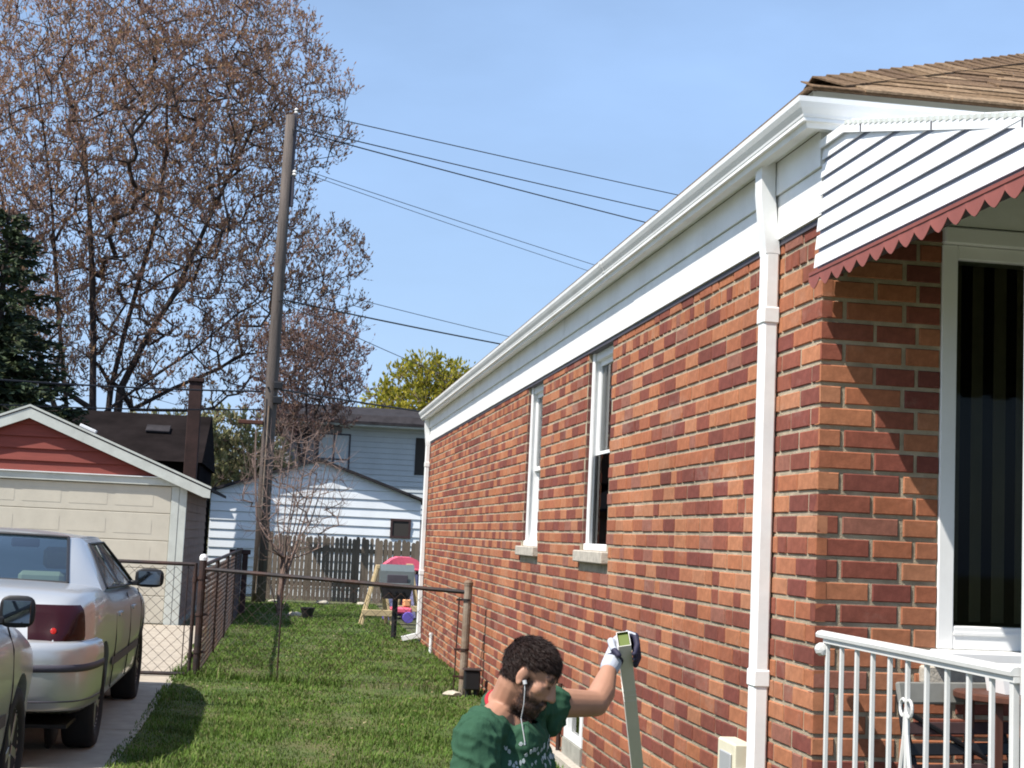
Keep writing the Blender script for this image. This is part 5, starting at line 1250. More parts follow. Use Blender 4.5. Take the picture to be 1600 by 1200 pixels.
def make_car(name, label, paint, loc, antenna, mw=1.0):
    car = thing(name, label, 'car', loc, group='silver cars on the driveway')
    body = body_mesh(paint)
    bo = link('body', body, car); smooth_by_angle(bo, 42)
    RGb, RGt = (0.64, 1.02, 1.085), (0.535, 1.68, 1.385)
    SGb, SGt = (0.845, 1.50, 1.045), (0.655, 1.86, 1.345)
    APb, APt = (0.845, 3.50, 1.005), (0.635, 2.92, 1.345)
    WSb, WSt = (0.72, 3.86, 0.985), (0.56, 3.06, 1.385)
    mr = lambda p: (-p[0], p[1], p[2])
    sh = MB()
    sh.grid(patch(mr(RGt), RGt, mr(WSt), WSt, 14, 14, 0.050, (0, 0, 1)))                                  # roof
    for f in (lambda p: p, mr):
        sh.grid(patch(f(RGb), f((0.865, 1.12, 1.03)), f(RGt), f((0.60, 1.80, 1.385)), 8, 10, 0.035, (0.35 if f(RGb)[0] > 0 else -0.35, -0.25, 0.3)))
        sh.grid(patch(f((0.865, 1.12, 1.03)), f(SGb), f((0.60, 1.80, 1.385)), f(SGt), 6, 8, 0.006))
        sh.grid(patch(f(SGt), f(APt), f((0.60, 1.80, 1.385)), f((0.585, 2.96, 1.385)), 10, 3, 0.004, (0.5 if f(SGt)[0] > 0 else -0.5, 0, 0.5)))
        sh.grid(patch(f((0.60, 1.80, 1.385)), f((0.585, 2.96, 1.385)), f(RGt), f(WSt), 10, 4, 0.012, (0, 0, 1)))
        sh.grid(patch(f(APb), f(WSb), f(APt), f(WSt), 4, 8, 0.012, (0.5 if f(APb)[0] > 0 else -0.5, 0.5, 0)))
    shell = sh.build('roof_shell', paint, car, smooth=True)
    m_ = MB(); m_.grid(patch(mr(RGb), RGb, mr(RGt), RGt, 14, 8, 0.06, (0, -0.8, 0.5))); m_.build('rear_window', M['car_glass'], car, smooth=True)
    m_ = MB(); m_.grid(patch(mr(WSb), WSb, mr(WSt), WSt, 14, 8, 0.06, (0, 0.8, 0.5))); m_.build('windscreen', M['car_glass'], car, smooth=True)
    for f in (lambda p: p, mr):
        s_ = 1 if f(RGb)[0] > 0 else -1
        B1, B2, T1, T2 = Vector(f(SGb)), Vector(f(APb)), Vector(f(SGt)), Vector(f(APt))
        for a0, a1 in ((0.0, 0.47), (0.51, 1.0)):
            m_ = MB(); m_.grid(patch(B1.lerp(B2, a0), B1.lerp(B2, a1), T1.lerp(T2, a0), T1.lerp(T2, a1), 6, 5, 0.008, (s_, 0, 0))); m_.build('side_window', M['car_glass'], car, smooth=True)
        m_ = MB(); m_.grid(patch(B1.lerp(B2, 0.465), B1.lerp(B2, 0.515), T1.lerp(T2, 0.465), T1.lerp(T2, 0.515), 2, 5, 0.012, (s_, 0, 0))); m_.build('door_pillar', M['black'], car)
        # dark window surround
        for a, b_ in ((B1, T1), (T1, T2), (B2, T2), (B1, B2)):
            m_ = MB(); o_ = Vector((s_*0.004, 0, 0)); m_.tube([a+o_, a.lerp(b_, 0.5)+o_*2.4, b_+o_], 0.010, 6); m_.build('window_trim', M['black'], car)
    for a, b_ in ((mr(RGb), RGb), (RGb, RGt), (mr(RGb), mr(RGt)), (mr(RGt), RGt)):
        a, b_ = Vector(a), Vector(b_); pts = []
        horiz = abs(a.y-b_.y) < 0.01
        for i in range(15):
            t = i/14; p = a.lerp(b_, t)
            if horiz: p = p+Vector((0, -0.8, 0.5))*0.06*math.sin(math.pi*min(max(t, .02), .98))**0.7*0.35
            pts.append(p+Vector((0, -0.006, 0.004)))
        m_ = MB(); m_.tube(pts, 0.011, 6); m_.build('window_trim', M['black'], car)
    # cabin
    cab = MB().box(-0.80, 0.80, 1.0, 3.8, 0.42, 0.50).build('cabin_floor', M['dark_in'], car)
    m_ = MB(); m_.prism([(1.02, 1.05), (1.62, 1.02), (1.62, 0.98), (1.02, 0.98)], 'x', -0.66, 0.66); m_.build('parcel_shelf', M['seat_cloth'], car)
    m_ = MB(); m_.cbox(-0.66, 0.66, 1.60, 1.78, 0.52, 1.06, 0.05); m_.build('rear_seat', M['seat_cloth'], car)
    for x in (-0.36, 0.36):
        m_ = MB(); m_.cbox(x-0.24, x+0.24, 2.55, 2.70, 0.5, 1.10, 0.05); m_.build('front_seat', M['seat_cloth'], car)
        m_ = MB(); m_.cbox(x-0.13, x+0.13, 2.56, 2.65, 1.13, 1.30, 0.03); m_.build('headrest', M['seat_cloth'], car)
        m_ = MB(); m_.cbox(x-0.16, x+0.16, 1.66, 1.74, 1.05, 1.14, 0.03); m_.build('headrest', M['seat_cloth'], car)
    m_ = MB(); m_.prism([(3.35, 0.98), (3.8, 0.96), (3.8, 0.6), (3.3, 0.6)], 'x', -0.72, 0.72); m_.build('dashboard', M['black'], car)
    pts = [(-0.36+0.18*math.cos(t), 3.12, 0.98+0.18*math.sin(t)) for t in np.linspace(0, 2*math.pi, 17)]
    m_ = MB(); m_.tube(pts, 0.014, 6); m_.build('steering_wheel', M['black'], car)
    m_ = MB(); m_.cbox(-0.11, 0.11, 3.12, 3.15, 1.28, 1.35, 0.01); m_.build('interior_mirror', M['black'], car)
    # tail lamps wrapped round the rear corners, laid on the body surface
    from mathutils.bvhtree import BVHTree
    bv = BVHTree.FromPolygons([v_.co.copy() for v_ in body.vertices], [tuple(p.vertices) for p in body.polygons])
    def lay(x, y, z, lift):
        """point on the body hit from outside towards the inner axis"""
        h = bv.ray_cast(Vector((x, y, z)), (Vector((math.copysign(0.40, x), 0.62, z))-Vector((x, y, z))).normalized())
        return h[0]+h[1]*lift if h[0] is not None and h[1].dot(Vector((x, y-0.62, 0))) > -0.2 else (h[0] if h[0] is not None else Vector((x, y, z)))
    for s_ in (-1, 1):
        rows = []
        NA = 26
        for k in range(NA+1):
            t = k/NA; ang = math.radians(-74+t*74); r = []
            for j_, z in enumerate(np.linspace(0.770, 0.985-0.05*max(0, t-0.72)/0.28, 9)):
                o_ = Vector((s_*(0.40+1.5*math.cos(ang)), 0.62+1.5*math.sin(ang), z)); d_ = Vector((s_*0.40, 0.62, z))-o_
                h = bv.ray_cast(o_, d_.normalized())
                edge = 0.006 if j_ in (0, 8) or k in (0, NA) else 0.015
                r.append((h[0]-d_.normalized()*edge) if h[0] is not None else o_+d_*0.7)
            if r[0].y < 0.27: rows.append(r)
        m_ = MB(); m_.grid(rows); tl = m_.build('tail_light', M['tail'], car, smooth=True)
        m_ = MB(); m_.lathe([(0.0, -0.004), (0.020, -0.003), (0.018, 0.006), (0, 0.008)], 12, Matrix.Translation(bv.ray_cast(Vector((s_*0.70, -1, 0.83)), Vector((0, 1, 0)))[0]+Vector((0, -0.018, 0))) @ Matrix.Rotation(math.pi/2, 4, 'X')); m_.build('reflector', M['tail_hot'], tl)
    m_ = MB(); m_.cbox(-0.42, 0.42, 0.066, 0.15, 0.768, 0.93, 0.012); m_.build('trunk_panel', paint, car)
    m_ = MB(); m_.cbox(-0.16, 0.16, 0.056, 0.065, 0.78, 0.91, 0.003); m_.build('number_plate', M['white2'], car)
    # bumper strip and seam, door seams, handles, side moulding
    def strip(z0, z1, dy, m, nm, ymax=0.42):
        P0 = []; P1 = []
        for x in np.linspace(-1, 1, 33):
            w = 0.775; X_ = x*0.80
            y = 0.0 if abs(X_) < 0.70 else 0.0
            P0.append((X_, y, z0)); P1.append((X_, y, z1))
        outline = []
        for y in np.linspace(ymax, 0.03, 10): outline.append((-smooth_tab(y, HWT)-dy, y))
        outline += [(-0.72, -dy*0.9), (-0.4, -dy), (0.0, -dy), (0.4, -dy), (0.72, -dy*0.9)]
        for y in np.linspace(0.03, ymax, 10): outline.append((smooth_tab(y, HWT)+dy, y))
        rows = [[(x, y, z0) for x, y in outline], [(x, y, z1) for x, y in outline]]
        inn = [[(x*0.96, y+0.03, z1) for x, y in outline]]
        m_ = MB(); m_.grid(rows+inn); return m_.build(nm, m, car, smooth=False)
    uc = crom([(-0.925, 0.60), (-0.90, 0.30), (-0.835, 0.10), (-0.66, 0.005), (-0.35, -0.022), (0, -0.028), (0.35, -0.022), (0.66, 0.005), (0.835, 0.10), (0.90, 0.30), (0.925, 0.60)], 5)
    def cover(prof, nm, m):
        rows = []
        for o_, z in prof:
            r = []
            for k, p in enumerate(uc):
                a, b_ = uc[max(k-1, 0)], uc[min(k+1, len(uc)-1)]; tx, ty = b_[0]-a[0], b_[1]-a[1]; l_ = math.hypot(tx, ty); nx_, ny_ = ty/l_, -tx/l_
                r.append((p[0]+nx_*o_, p[1]+ny_*o_, z))
            rows.append(r)
        mm = MB(); mm.grid(rows); return mm.build(nm, m, car, smooth=True)
    cover([(-0.06, 0.345), (0.0, 0.352), (0.018, 0.375), (0.030, 0.45), (0.034, 0.55), (0.034, 0.66), (0.030, 0.715), (0.016, 0.752), (-0.03, 0.768), (-0.12, 0.774)], 'bumper', paint)
    cover([(0.027, 0.586), (0.040, 0.590), (0.040, 0.632), (0.027, 0.636)], 'bumper_strip', M['dark_trim'])
    cover([(0.018, 0.404), (0.0285, 0.407), (0.0285, 0.413), (0.018, 0.416)], 'bumper_seam', M['dark_trim'])
    for s_ in (-1, 1):
        m_ = MB()
        rows = [[(s_*(smooth_tab(y, HWT)*0.992+0.006), y, z) for z in (0.50, 0.515, 0.545, 0.56)] for y in np.linspace(1.48, 3.4, 14)]
        m_.grid(rows); m_.build('side_moulding', M['dark_trim'], car)
        for y in (1.62, 2.58, 3.52):
            pts = [(s_*(smooth_tab(y, HWT)*k+0.001), y+dy, z) for k, z, dy in ((0.975, 0.34, 0), (0.993, 0.52, 0), (1.0, 0.68, 0), (0.99, 0.86, 0), (0.95, 0.97, 0.0))]
            m_ = MB(); m_.tube(pts, 0.005, 5); m_.build('door_seam', M['black'], car)
        for y in (1.75, 2.72):
            m_ = MB(); x = s_*(smooth_tab(y, HWT)*0.985); m_.cbox(min(x, x+s_*0.028), max(x, x+s_*0.028), y, y+0.16, 0.835, 0.87, 0.008); m_.build('door_handle', paint, car)
        # mirrors
        m_ = MB(); x0 = 0.83
        m_.cbox(min(s_*x0, s_*(x0+0.08)), max(s_*x0, s_*(x0+0.08)), 3.22, 3.30, 1.00, 1.04, 0.008); 
        xm = s_*(x0+0.05+0.115*mw); T = Matrix.Translation((xm, 3.25, 1.065))
        bm = bmesh.new(); bmesh.ops.create_uvsphere(bm, u_segments=16, v_segments=10, radius=1)
        for v_ in bm.verts:
            v_.co = Vector((math.copysign(abs(v_.co.x)**0.55, v_.co.x)*0.118*mw, math.copysign(abs(v_.co.y)**0.8, v_.co.y)*0.075 if v_.co.y > 0 else v_.co.y*0.012, math.copysign(abs(v_.co.z)**0.6, v_.co.z)*0.078))
        o_ = len(m_.v); bm.verts.index_update(); m_.add([T @ v_.co for v_ in bm.verts], [tuple(v_.index for v_ in f.verts) for f in bm.faces]); bm.free()
        mi = m_.build('side_mirror', M['black'], car); smooth_by_angle(mi, 40)
        m_ = MB(); m_.cbox(xm-0.09*mw, xm+0.09*mw, 3.232, 3.236, 1.01, 1.118, 0.0015); m_.build('mirror_glass', M['mirror'], mi)
        # headlights
        m_ = MB(); m_.cbox(min(s_*0.46, s_*0.80), max(s_*0.46, s_*0.80), 4.80, 4.88, 0.60, 0.73, 0.02, T=None); m_.build('headlight', M['lamp_clear'], car)
    # wheels
    for y in WY:
        for s_ in (-1, 1):
            T = Matrix.Translation((s_*0.80, y, 0.325)) @ Matrix.Rotation(s_*math.pi/2, 4, 'Y')
            m_ = MB(); m_.lathe([(0.205, -0.09), (0.26, -0.105), (0.305, -0.10), (0.325, -0.07), (0.325, 0.07), (0.305, 0.10), (0.26, 0.105), (0.215, 0.095), (0.205, 0.08)], 36, T)
            wh = m_.build('wheel', M['rubber'], car, smooth=True)
            m_ = MB(); m_.lathe([(0.0, 0.05), (0.06, 0.075), (0.07, 0.06), (0.17, 0.045), (0.195, 0.07), (0.213, 0.088), (0.20, 0.03)], 30, T)
            m_.build('rim', M['rim'], wh)
            for k in range(5):
                R_ = T @ Matrix.Rotation(k*2*math.pi/5, 4, 'Z'); m_ = MB(); m_.cbox(0.03, 0.195, -0.028, 0.028, 0.055, 0.082, 0.006, T=R_); m_.build('spoke', M['rim'], wh)
            c = MB(); c.lathe([(0.0, -0.001), (0.36, 0.0), (0.362, 0.02), (0.0, 0.021)], 30, Matrix.Translation((s_*0.60, y, 0.335)) @ Matrix.Rotation(s_*math.pi/2, 4, 'Y')); c.build('wheel_well', M['black'], car)
    m_ = MB(); m_.box(-0.8, 0.8, 0.25, 4.8, 0.22, 0.243); m_.build('underbody', M['black'], car)
    m_ = MB(); m_.tube([(0.45, 0.12, 0.27), (0.45, 0.7, 0.28)], 0.03, 10); m_.build('exhaust_pipe', M['grey_metal'], car)
    if antenna:
        m_ = MB(); m_.tube([(0.02, 0.60, 1.09), (0.03, 0.50, 2.18)], 0.0045, 6); m_.build('antenna', M['black'], car)
    return car
make_car('silver_sedan', 'silver sedan parked on the driveway with its tail towards the lawn gate', M['silver'], (-2.045, 9.42, 0.0), True)
make_car('silver_car', 'pale silver car at the left edge, parked behind the other sedan', M['silver2'], (-2.20, 4.26, 0.0), False, 0.72)
# stick-on vents etc. stay off the cars

# ================================================================== THE MAN AT THE WALL
from mathutils import noise as mnoise
def ell(bm, c, r, R=None, sub=3):
    q = bmesh.ops.create_icosphere(bm, subdivisions=sub, radius=1.0)['verts']
    for v_ in q:
        p = Vector((v_.co.x*r[0], v_.co.y*r[1], v_.co.z*r[2])); v_.co = Vector(c)+((R @ p) if R is not None else p)
def cap(bm, a, b_, ra, rb, n=7, flat=None):
    """tapered capsule as a chain of spheres' hull"""
    a, b_ = Vector(a), Vector(b_); d = (b_-a); L_ = d.length; d.normalize()
    q = d.to_track_quat('Z', 'Y').to_matrix()
    seg = 16; rings = []
    prof = [(-ra*math.cos(t), ra*math.sin(t)) for t in np.linspace(0.12, math.pi/2, 4)]+[(L_*0.5, (ra+rb)/2)]+[(L_+rb*math.sin(t), rb*math.cos(t)) for t in np.linspace(0, math.pi/2-0.12, 4)]
    vs = []
    for h, r in prof:
        vs.append([bm.verts.new(a+q @ Vector((r*math.cos(2*math.pi*k/seg), r*math.sin(2*math.pi*k/seg)*(flat or 1), h))) for k in range(seg)])
    for i in range(len(vs)-1):
        for k in range(seg): bm.faces.new((vs[i][k], vs[i][(k+1) % seg], vs[i+1][(k+1) % seg], vs[i+1][k]))
    bm.faces.new(vs[0][::-1]); bm.faces.new(vs[-1])
def fuse(bm, name, voxel, smooth_it=3, fac=0.5):
    bmesh.ops.recalc_face_normals(bm, faces=bm.faces)
    me = bpy.data.meshes.new(name); bm.to_mesh(me); bm.free()
    ob = bpy.data.objects.new('tmp', me); COL.objects.link(ob)
    md = ob.modifiers.new('r', 'REMESH'); md.mode = 'VOXEL'; md.voxel_size = voxel; md.use_smooth_shade = True
    if smooth_it:
        ms = ob.modifiers.new('s', 'SMOOTH'); ms.factor = fac; ms.iterations = smooth_it
    dg = bpy.context.evaluated_depsgraph_get(); new = bpy.data.meshes.new_from_object(ob.evaluated_get(dg)); bpy.data.objects.remove(ob)
    new.name = name; return new
# joints (world)
HEADC = Vector((0.815, 4.70, 1.095)); 
FACE = Vector((0.82, -0.42, -0.48)).normalized()            # looking right, towards the camera and down
hx = FACE.cross(Vector((0, 0, 1))).normalized()             # his right
hz = hx.cross(FACE).normalized()
HR = Matrix((-hx, FACE, hz)).transposed()                   # head axes: +x his left, +y face, +z crown
tilt = Matrix.Rotation(math.radians(6), 3, 'Y'); HR = HR @ tilt
HS = 0.94
def H(x, y, z): return HEADC+HR @ Vector((x*HS, y*HS, z*HS))
NECK = Vector((0.752, 4.775, 0.975)); RSH = Vector((0.640, 4.61, 0.905)); LSH = Vector((0.872, 4.93, 0.985))
ELB = Vector((1.112, 5.06, 0.972)); WR = Vector((1.184, 5.18, 1.088))
CHEST = Vector((0.765, 4.77, 0.76)); BELLY = Vector((0.72, 4.80, 0.56)); PEL = Vector((0.68, 4.83, 0.44))
BODYDIR = Vector((0.74, -0.67, 0)); LEFT = Vector((0.67, 0.74, 0))
RELB = Vector((0.60, 4.50, 0.60)); RWR = Vector((0.78, 4.36, 0.50))
person = thing('person', 'man in green T-shirt kneeling by the wall, holding up a downspout piece', 'person', (0.68, 4.83, 0))
PO = Vector((0.68, 4.83, 0))
bm = bmesh.new()
R3 = HR
ell(bm, H(0, -0.012, 0.034), (0.068, 0.091, 0.082), R3); ell(bm, H(0, 0.032, -0.030), (0.055, 0.058, 0.084), R3)
ell(bm, H(0, 0.040, -0.085), (0.047, 0.050, 0.036), R3); ell(bm, H(0, 0.074, -0.104), (0.021, 0.018, 0.018), R3, 2)
cap(bm, H(0, 0.086, 0.014), H(0, 0.108, -0.030), 0.009, 0.0125); ell(bm, H(0.011, 0.098, -0.035), (0.009, 0.010, 0.008), R3, 2); ell(bm, H(-0.011, 0.098, -0.035), (0.009, 0.010, 0.008), R3, 2)
cap(bm, H(-0.036, 0.073, 0.026), H(0.036, 0.073, 0.026), 0.0135, 0.0135)
for s_ in (-1, 1):
    ell(bm, H(s_*0.040, 0.054, -0.020), (0.021, 0.024, 0.026), R3, 2)
    ell(bm, H(s_*0.030, 0.074, 0.004), (0.0145, 0.0115, 0.010), R3, 2)
    ell(bm, H(s_*0.077, -0.004, -0.006), (0.009, 0.020, 0.032), R3 @ Matrix.Rotation(s_*0.35, 3, 'Z'), 2); ell(bm, H(s_*0.080, -0.002, -0.030), (0.008, 0.012, 0.012), R3, 2)
cap(bm, H(-0.020, 0.090, -0.062), H(0.020, 0.090, -0.062), 0.0085, 0.0085); cap(bm, H(-0.017, 0.088, -0.075), H(0.017, 0.088, -0.075), 0.009, 0.009)
cap(bm, H(0, -0.030, -0.045), NECK, 0.058, 0.064)
# trunk, arms, legs
cap(bm, NECK, CHEST, 0.075, 0.125); ell(bm, CHEST, (0.155, 0.115, 0.16), Matrix.Rotation(math.radians(48), 3, 'Z')); ell(bm, BELLY, (0.145, 0.115, 0.14), Matrix.Rotation(math.radians(48), 3, 'Z')); ell(bm, PEL, (0.155, 0.125, 0.12), Matrix.Rotation(math.radians(48), 3, 'Z'))
cap(bm, NECK, RSH, 0.055, 0.058); cap(bm, NECK, LSH, 0.055, 0.055)
cap(bm, RSH, RELB, 0.056, 0.042); cap(bm, RELB, RWR, 0.042, 0.030)
cap(bm, LSH, ELB, 0.056, 0.044); FM = ELB.lerp(WR, 0.35)+Vector((0.004, 0, -0.004)); cap(bm, ELB, FM, 0.043, 0.047); cap(bm, FM, WR, 0.047, 0.027)
for s_ in (1, -1):
    hip = PEL+LEFT*0.085*s_; knee = Vector((hip.x+BODYDIR.x*0.16, hip.y+BODYDIR.y*0.16, 0.065)); ank = knee-BODYDIR*0.40+Vector((0, 0, -0.005)); toe = ank-BODYDIR*0.06+Vector((0, 0, -0.02))
    cap(bm, hip, knee, 0.082, 0.058); cap(bm, knee, ank, 0.058, 0.042); cap(bm, ank, toe+BODYDIR*0.02, 0.042, 0.036)
# right hand resting on the thigh: palm and five fingers
def hand(bm, wr, ax, nm, thumb, curl, fl=1.0, rad=0.0085):
    """ax: direction of the fingers, nm: palm normal, thumb side vector; fingers curl towards nm"""
    ax, nm = ax.normalized(), nm.normalized(); sd = thumb.normalized()
    palm = wr+ax*0.055
    for k in range(4):
        cap(bm, wr+sd*(0.022-0.014*k)*0.7, wr+ax*0.092+sd*(0.030-0.020*k), 0.015, 0.0115)
    for k, ln in enumerate((0.070, 0.080, 0.074, 0.058)):
        b0 = wr+ax*0.094+sd*(0.031-0.0205*k); d = ax.copy(); p = b0
        for j, fr in enumerate((0.45, 0.32, 0.26)):
            ang = curl[j]; d = (d*math.cos(ang)+nm*math.sin(ang)).normalized() if j == 0 else Matrix.Rotation(ang, 3, ax.cross(nm)) @ d
            q = p+d*ln*fr*fl; cap(bm, p, q, rad*(1.06-0.1*j), rad*(0.98-0.1*j)); p = q
    tb = wr+ax*0.030+sd*0.028; td = (ax*0.55+sd*0.75+nm*0.35).normalized(); t1 = tb+td*0.034; t2 = t1+(ax*0.75+nm*0.55+sd*0.1).normalized()*0.030; t3 = t2+(ax*0.55+nm*0.75-sd*0.2).normalized()*0.024
    cap(bm, tb, t1, 0.0125, 0.0105); cap(bm, t1, t2, 0.0105, 0.0095); cap(bm, t2, t3, 0.0095, 0.0085)
hand(bm, RWR, (RWR-RELB)*0.6+Vector((0.05, 0.02, -0.02)), Vector((0, 0, -1)), Vector((0.4, 0.8, 0)), (0.25, 0.35, 0.3))
bme = fuse(bm, 'body', 0.0042, 4, 0.5)
# colour regions by place on the head and limbs
HRi = HR.transposed()
me = bme
for m in (M['skin'], M['jeans'], M['boot']): me.materials.append(m)
def ss(a, b_, x): t = min(1, max(0, (x-a)/(b_-a))); return t*t*(3-2*t)
mask = np.zeros(len(me.vertices), dtype=np.float32)
for i_, v_ in enumerate(me.vertices):
    q = (HRi @ (v_.co-HEADC))/HS
    if (v_.co-HEADC).length > 0.2 or q.z < -0.14: continue
    jaw = ss(-0.040, -0.062, q.z)*ss(-0.012, 0.020, q.y)
    side = ss(0.046, 0.056, abs(q.x))*ss(0.012, -0.010, q.z)*ss(-0.002, 0.008, q.y)*ss(0.042, 0.026, q.y)
    mou = ss(0.078, 0.088, q.y)*ss(-0.040, -0.047, q.z)*ss(-0.060, -0.055, q.z)*ss(0.034, 0.022, abs(q.x))
    lips = ss(0.022, 0.016, abs(q.x))*ss(0.086, 0.094, q.y)*ss(-0.080, -0.076, q.z)*ss(-0.056, -0.060, q.z)
    brow = ss(0.062, 0.070, q.y)*ss(0.017, 0.022, q.z)*ss(0.040, 0.034, q.z)*ss(0.008, 0.014, abs(q.x))*ss(0.054, 0.046, abs(q.x))
    lid = 0.75*ss(0.078, 0.086, q.y)*ss(-0.006, -0.001, q.z)*ss(0.009, 0.004, q.z)*ss(0.046, 0.040, abs(q.x))*ss(0.014, 0.018, abs(q.x))
    mask[i_] = max(0.95*max(jaw*(1-0.8*lips), 0), 0.8*side, 0.95*mou, brow, lid)
at_ = me.attributes.new('growth', 'FLOAT', 'POINT'); at_.data.foreach_set('value', mask)
mi = []
for p in me.polygons:
    c = p.center; k = 0
    if c.z < 0.50 and (c-RWR).length > 0.22: k = 1
    if c.z < 0.10 and (c-PEL).dot(BODYDIR) < -0.14: k = 2
    mi.append(k)
me.polygons.foreach_set('material_index', mi)
me.transform(Matrix.Translation(-PO)); body = link('body', me, person)
# hair: the scalp lifted off the skull
def shell(name, cond, lift, m, noise=0.0, seed=1):
    rng = random.Random(seed); bm = bmesh.new(); bm.from_mesh(body.data)
    kill = [f for f in bm.faces if not cond(f.calc_center_median()+PO)]
    bmesh.ops.delete(bm, geom=kill, context='FACES')
    bm.normal_update(); 
    dist = {}; fr_ = [v_ for v_ in bm.verts if any(e.is_boundary for e in v_.link_edges)]
    for v_ in fr_: dist[v_] = 0
    k_ = 0
    while fr_ and k_ < 7:
        k_ += 1; nx_ = []
        for v_ in fr_:
            for e in v_.link_edges:
                w_ = e.other_vert(v_)
                if w_ not in dist: dist[w_] = k_; nx_.append(w_)
        fr_ = nx_
    for v_ in bm.verts:
        t_ = min(1, dist.get(v_, 7)/5.0)
        c_ = v_.co*260; nn = mnoise.noise(c_*0.35)*0.0022
        v_.co += v_.normal*(0.0012+(lift+nn)*t_**0.6+rng.uniform(-noise, noise)*t_)
    for f in bm.faces: f.smooth = True; f.material_index = 0
    me = bpy.data.meshes.new(name); bm.to_mesh(me); bm.free(); me.materials.clear(); me.materials.append(m)
    return link(name, me, person)
def is_hair(c):
    if (c-HEADC).length > 0.2: return False
    q = (HRi @ (c-HEADC))/HS
    if abs(q.x) > 0.064 and abs(q.y+0.002) < 0.026 and q.z < 0.024: return False      # ears
    if q.y > 0.048: line = 0.050-0.10*abs(q.x)+0.004*math.sin(q.x*160)
    elif q.y > 0.022: line = 0.036+(q.y-0.022)*0.3
    elif q.y > -0.004: line = -0.004+max(0, q.y-0.012)*4.5
    else: line = -0.022-(0.020 if q.y < -0.02 else -q.y)
    return q.z > line
scalp = shell('hair', is_hair, 0.0035, M['hair_base'], 0.0003)
# strands combed forward over the scalp
rngh = np.random.default_rng(77)
pl = list(scalp.data.polygons); ar = np.array([p.area for p in pl]); pick = rngh.choice(len(pl), 15000, p=ar/ar.sum())
Cc = np.array([pl[k].center for k in pick])+rngh.normal(0, 0.0016, (15000, 3)); Nn = np.array([pl[k].normal for k in pick])
fw = np.array(FACE)[None]*0.75+np.array(hz)[None]*-0.25; fl_ = fw-(fw*Nn).sum(1, keepdims=True)*Nn
sd_ = unit(Nn*rngh.uniform(0.02, 0.30, (15000, 1))+unit(fl_)*0.9+rngh.normal(0, 0.13, (15000, 3)))
ln_ = rngh.uniform(0.007, 0.015, (15000, 1)); wd_ = unit(np.cross(sd_, rngh.normal(0, 1, (15000, 3))))*0.0006
V_, F_ = leaf_quads(Cc+sd_*ln_*0.6, sd_*ln_, wd_)
bulk('hair_strands', V_, F_, M['hair'], person)['kind'] = 'stuff'
# beard stubble
gv_ = np.zeros(len(body.data.vertices), dtype=np.float32); body.data.attributes['growth'].data.foreach_get('value', gv_)
cand = [v_ for v_ in body.data.vertices if gv_[v_.index] > 0.35]
ii = rngh.integers(0, len(cand), 3600); Cc = np.array([cand[k].co for k in ii])+rngh.normal(0, 0.0012, (3600, 3)); Nn = np.array([cand[k].normal for k in ii])
sd_ = unit(Nn*0.7+np.array([0, 0, -0.6])[None]+rngh.normal(0, 0.3, (3600, 3))); ln_ = rngh.uniform(0.002, 0.0048, (3600, 1)); wd_ = unit(np.cross(sd_, rngh.normal(0, 1, (3600, 3))))*0.0005
V_, F_ = leaf_quads(Cc+sd_*ln_*0.7, sd_*ln_, wd_)
bulk('beard', V_, F_, M['hair'], person)['kind'] = 'stuff'
# T-shirt
bm = bmesh.new()
R48 = Matrix.Rotation(math.radians(48), 3, 'Z')
cap(bm, NECK+Vector((-0.005, 0.005, -0.045)), CHEST, 0.098, 0.155); ell(bm, NECK.lerp(CHEST, 0.45)+BODYDIR*0.03, (0.13, 0.115, 0.10), R48); ell(bm, CHEST+BODYDIR*0.01, (0.180, 0.138, 0.175), R48); ell(bm, BELLY, (0.172, 0.142, 0.16), R48); ell(bm, PEL+Vector((0, 0, 0.03)), (0.178, 0.15, 0.10), R48)
cap(bm, NECK+Vector((0, 0, -0.03)), RSH, 0.072, 0.074); cap(bm, NECK+Vector((0.01, 0.02, -0.03)), LSH, 0.070, 0.072)
RS_END = RSH.lerp(RELB, 0.80); LS_END = LSH.lerp(ELB, 0.30)
cap(bm, RSH, RS_END, 0.076, 0.078); cap(bm, LSH, LS_END+Vector((0, 0, -0.010)), 0.074, 0.070)
ell(bm, LSH.lerp(ELB, 0.30)+Vector((-0.01, -0.01, -0.05)), (0.055, 0.055, 0.060), None, 2)     # slack cloth hanging under the raised sleeve
ell(bm, LSH+Vector((-0.03, -0.05, -0.09)), (0.07, 0.07, 0.09), None, 2)
sme = fuse(bm, 'shirt', 0.0048, 7, 0.5)
bm = bmesh.new(); bm.from_mesh(sme)
ld = (ELB-LSH).normalized(); rd = (RELB-RSH).normalized(); nd = (H(0, -0.03, -0.05)-NECK).normalized()
def gone(c, n):
    if (c-LSH).dot(ld) > (LS_END-LSH).length+0.040: return True
    if (c-RSH).dot(rd) > (RS_END-RSH).length+0.055 and (c-RS_END).length < 0.12: return True
    if (c-NECK).dot(nd) > 0.012 and (c-NECK).length < 0.12: return True
    if c.z < 0.385: return True
    return False
bmesh.ops.delete(bm, geom=[f for f in bm.faces if gone(f.calc_center_median(), f.normal)], context='FACES')
bm.normal_update()
from mathutils import noise as mnoise
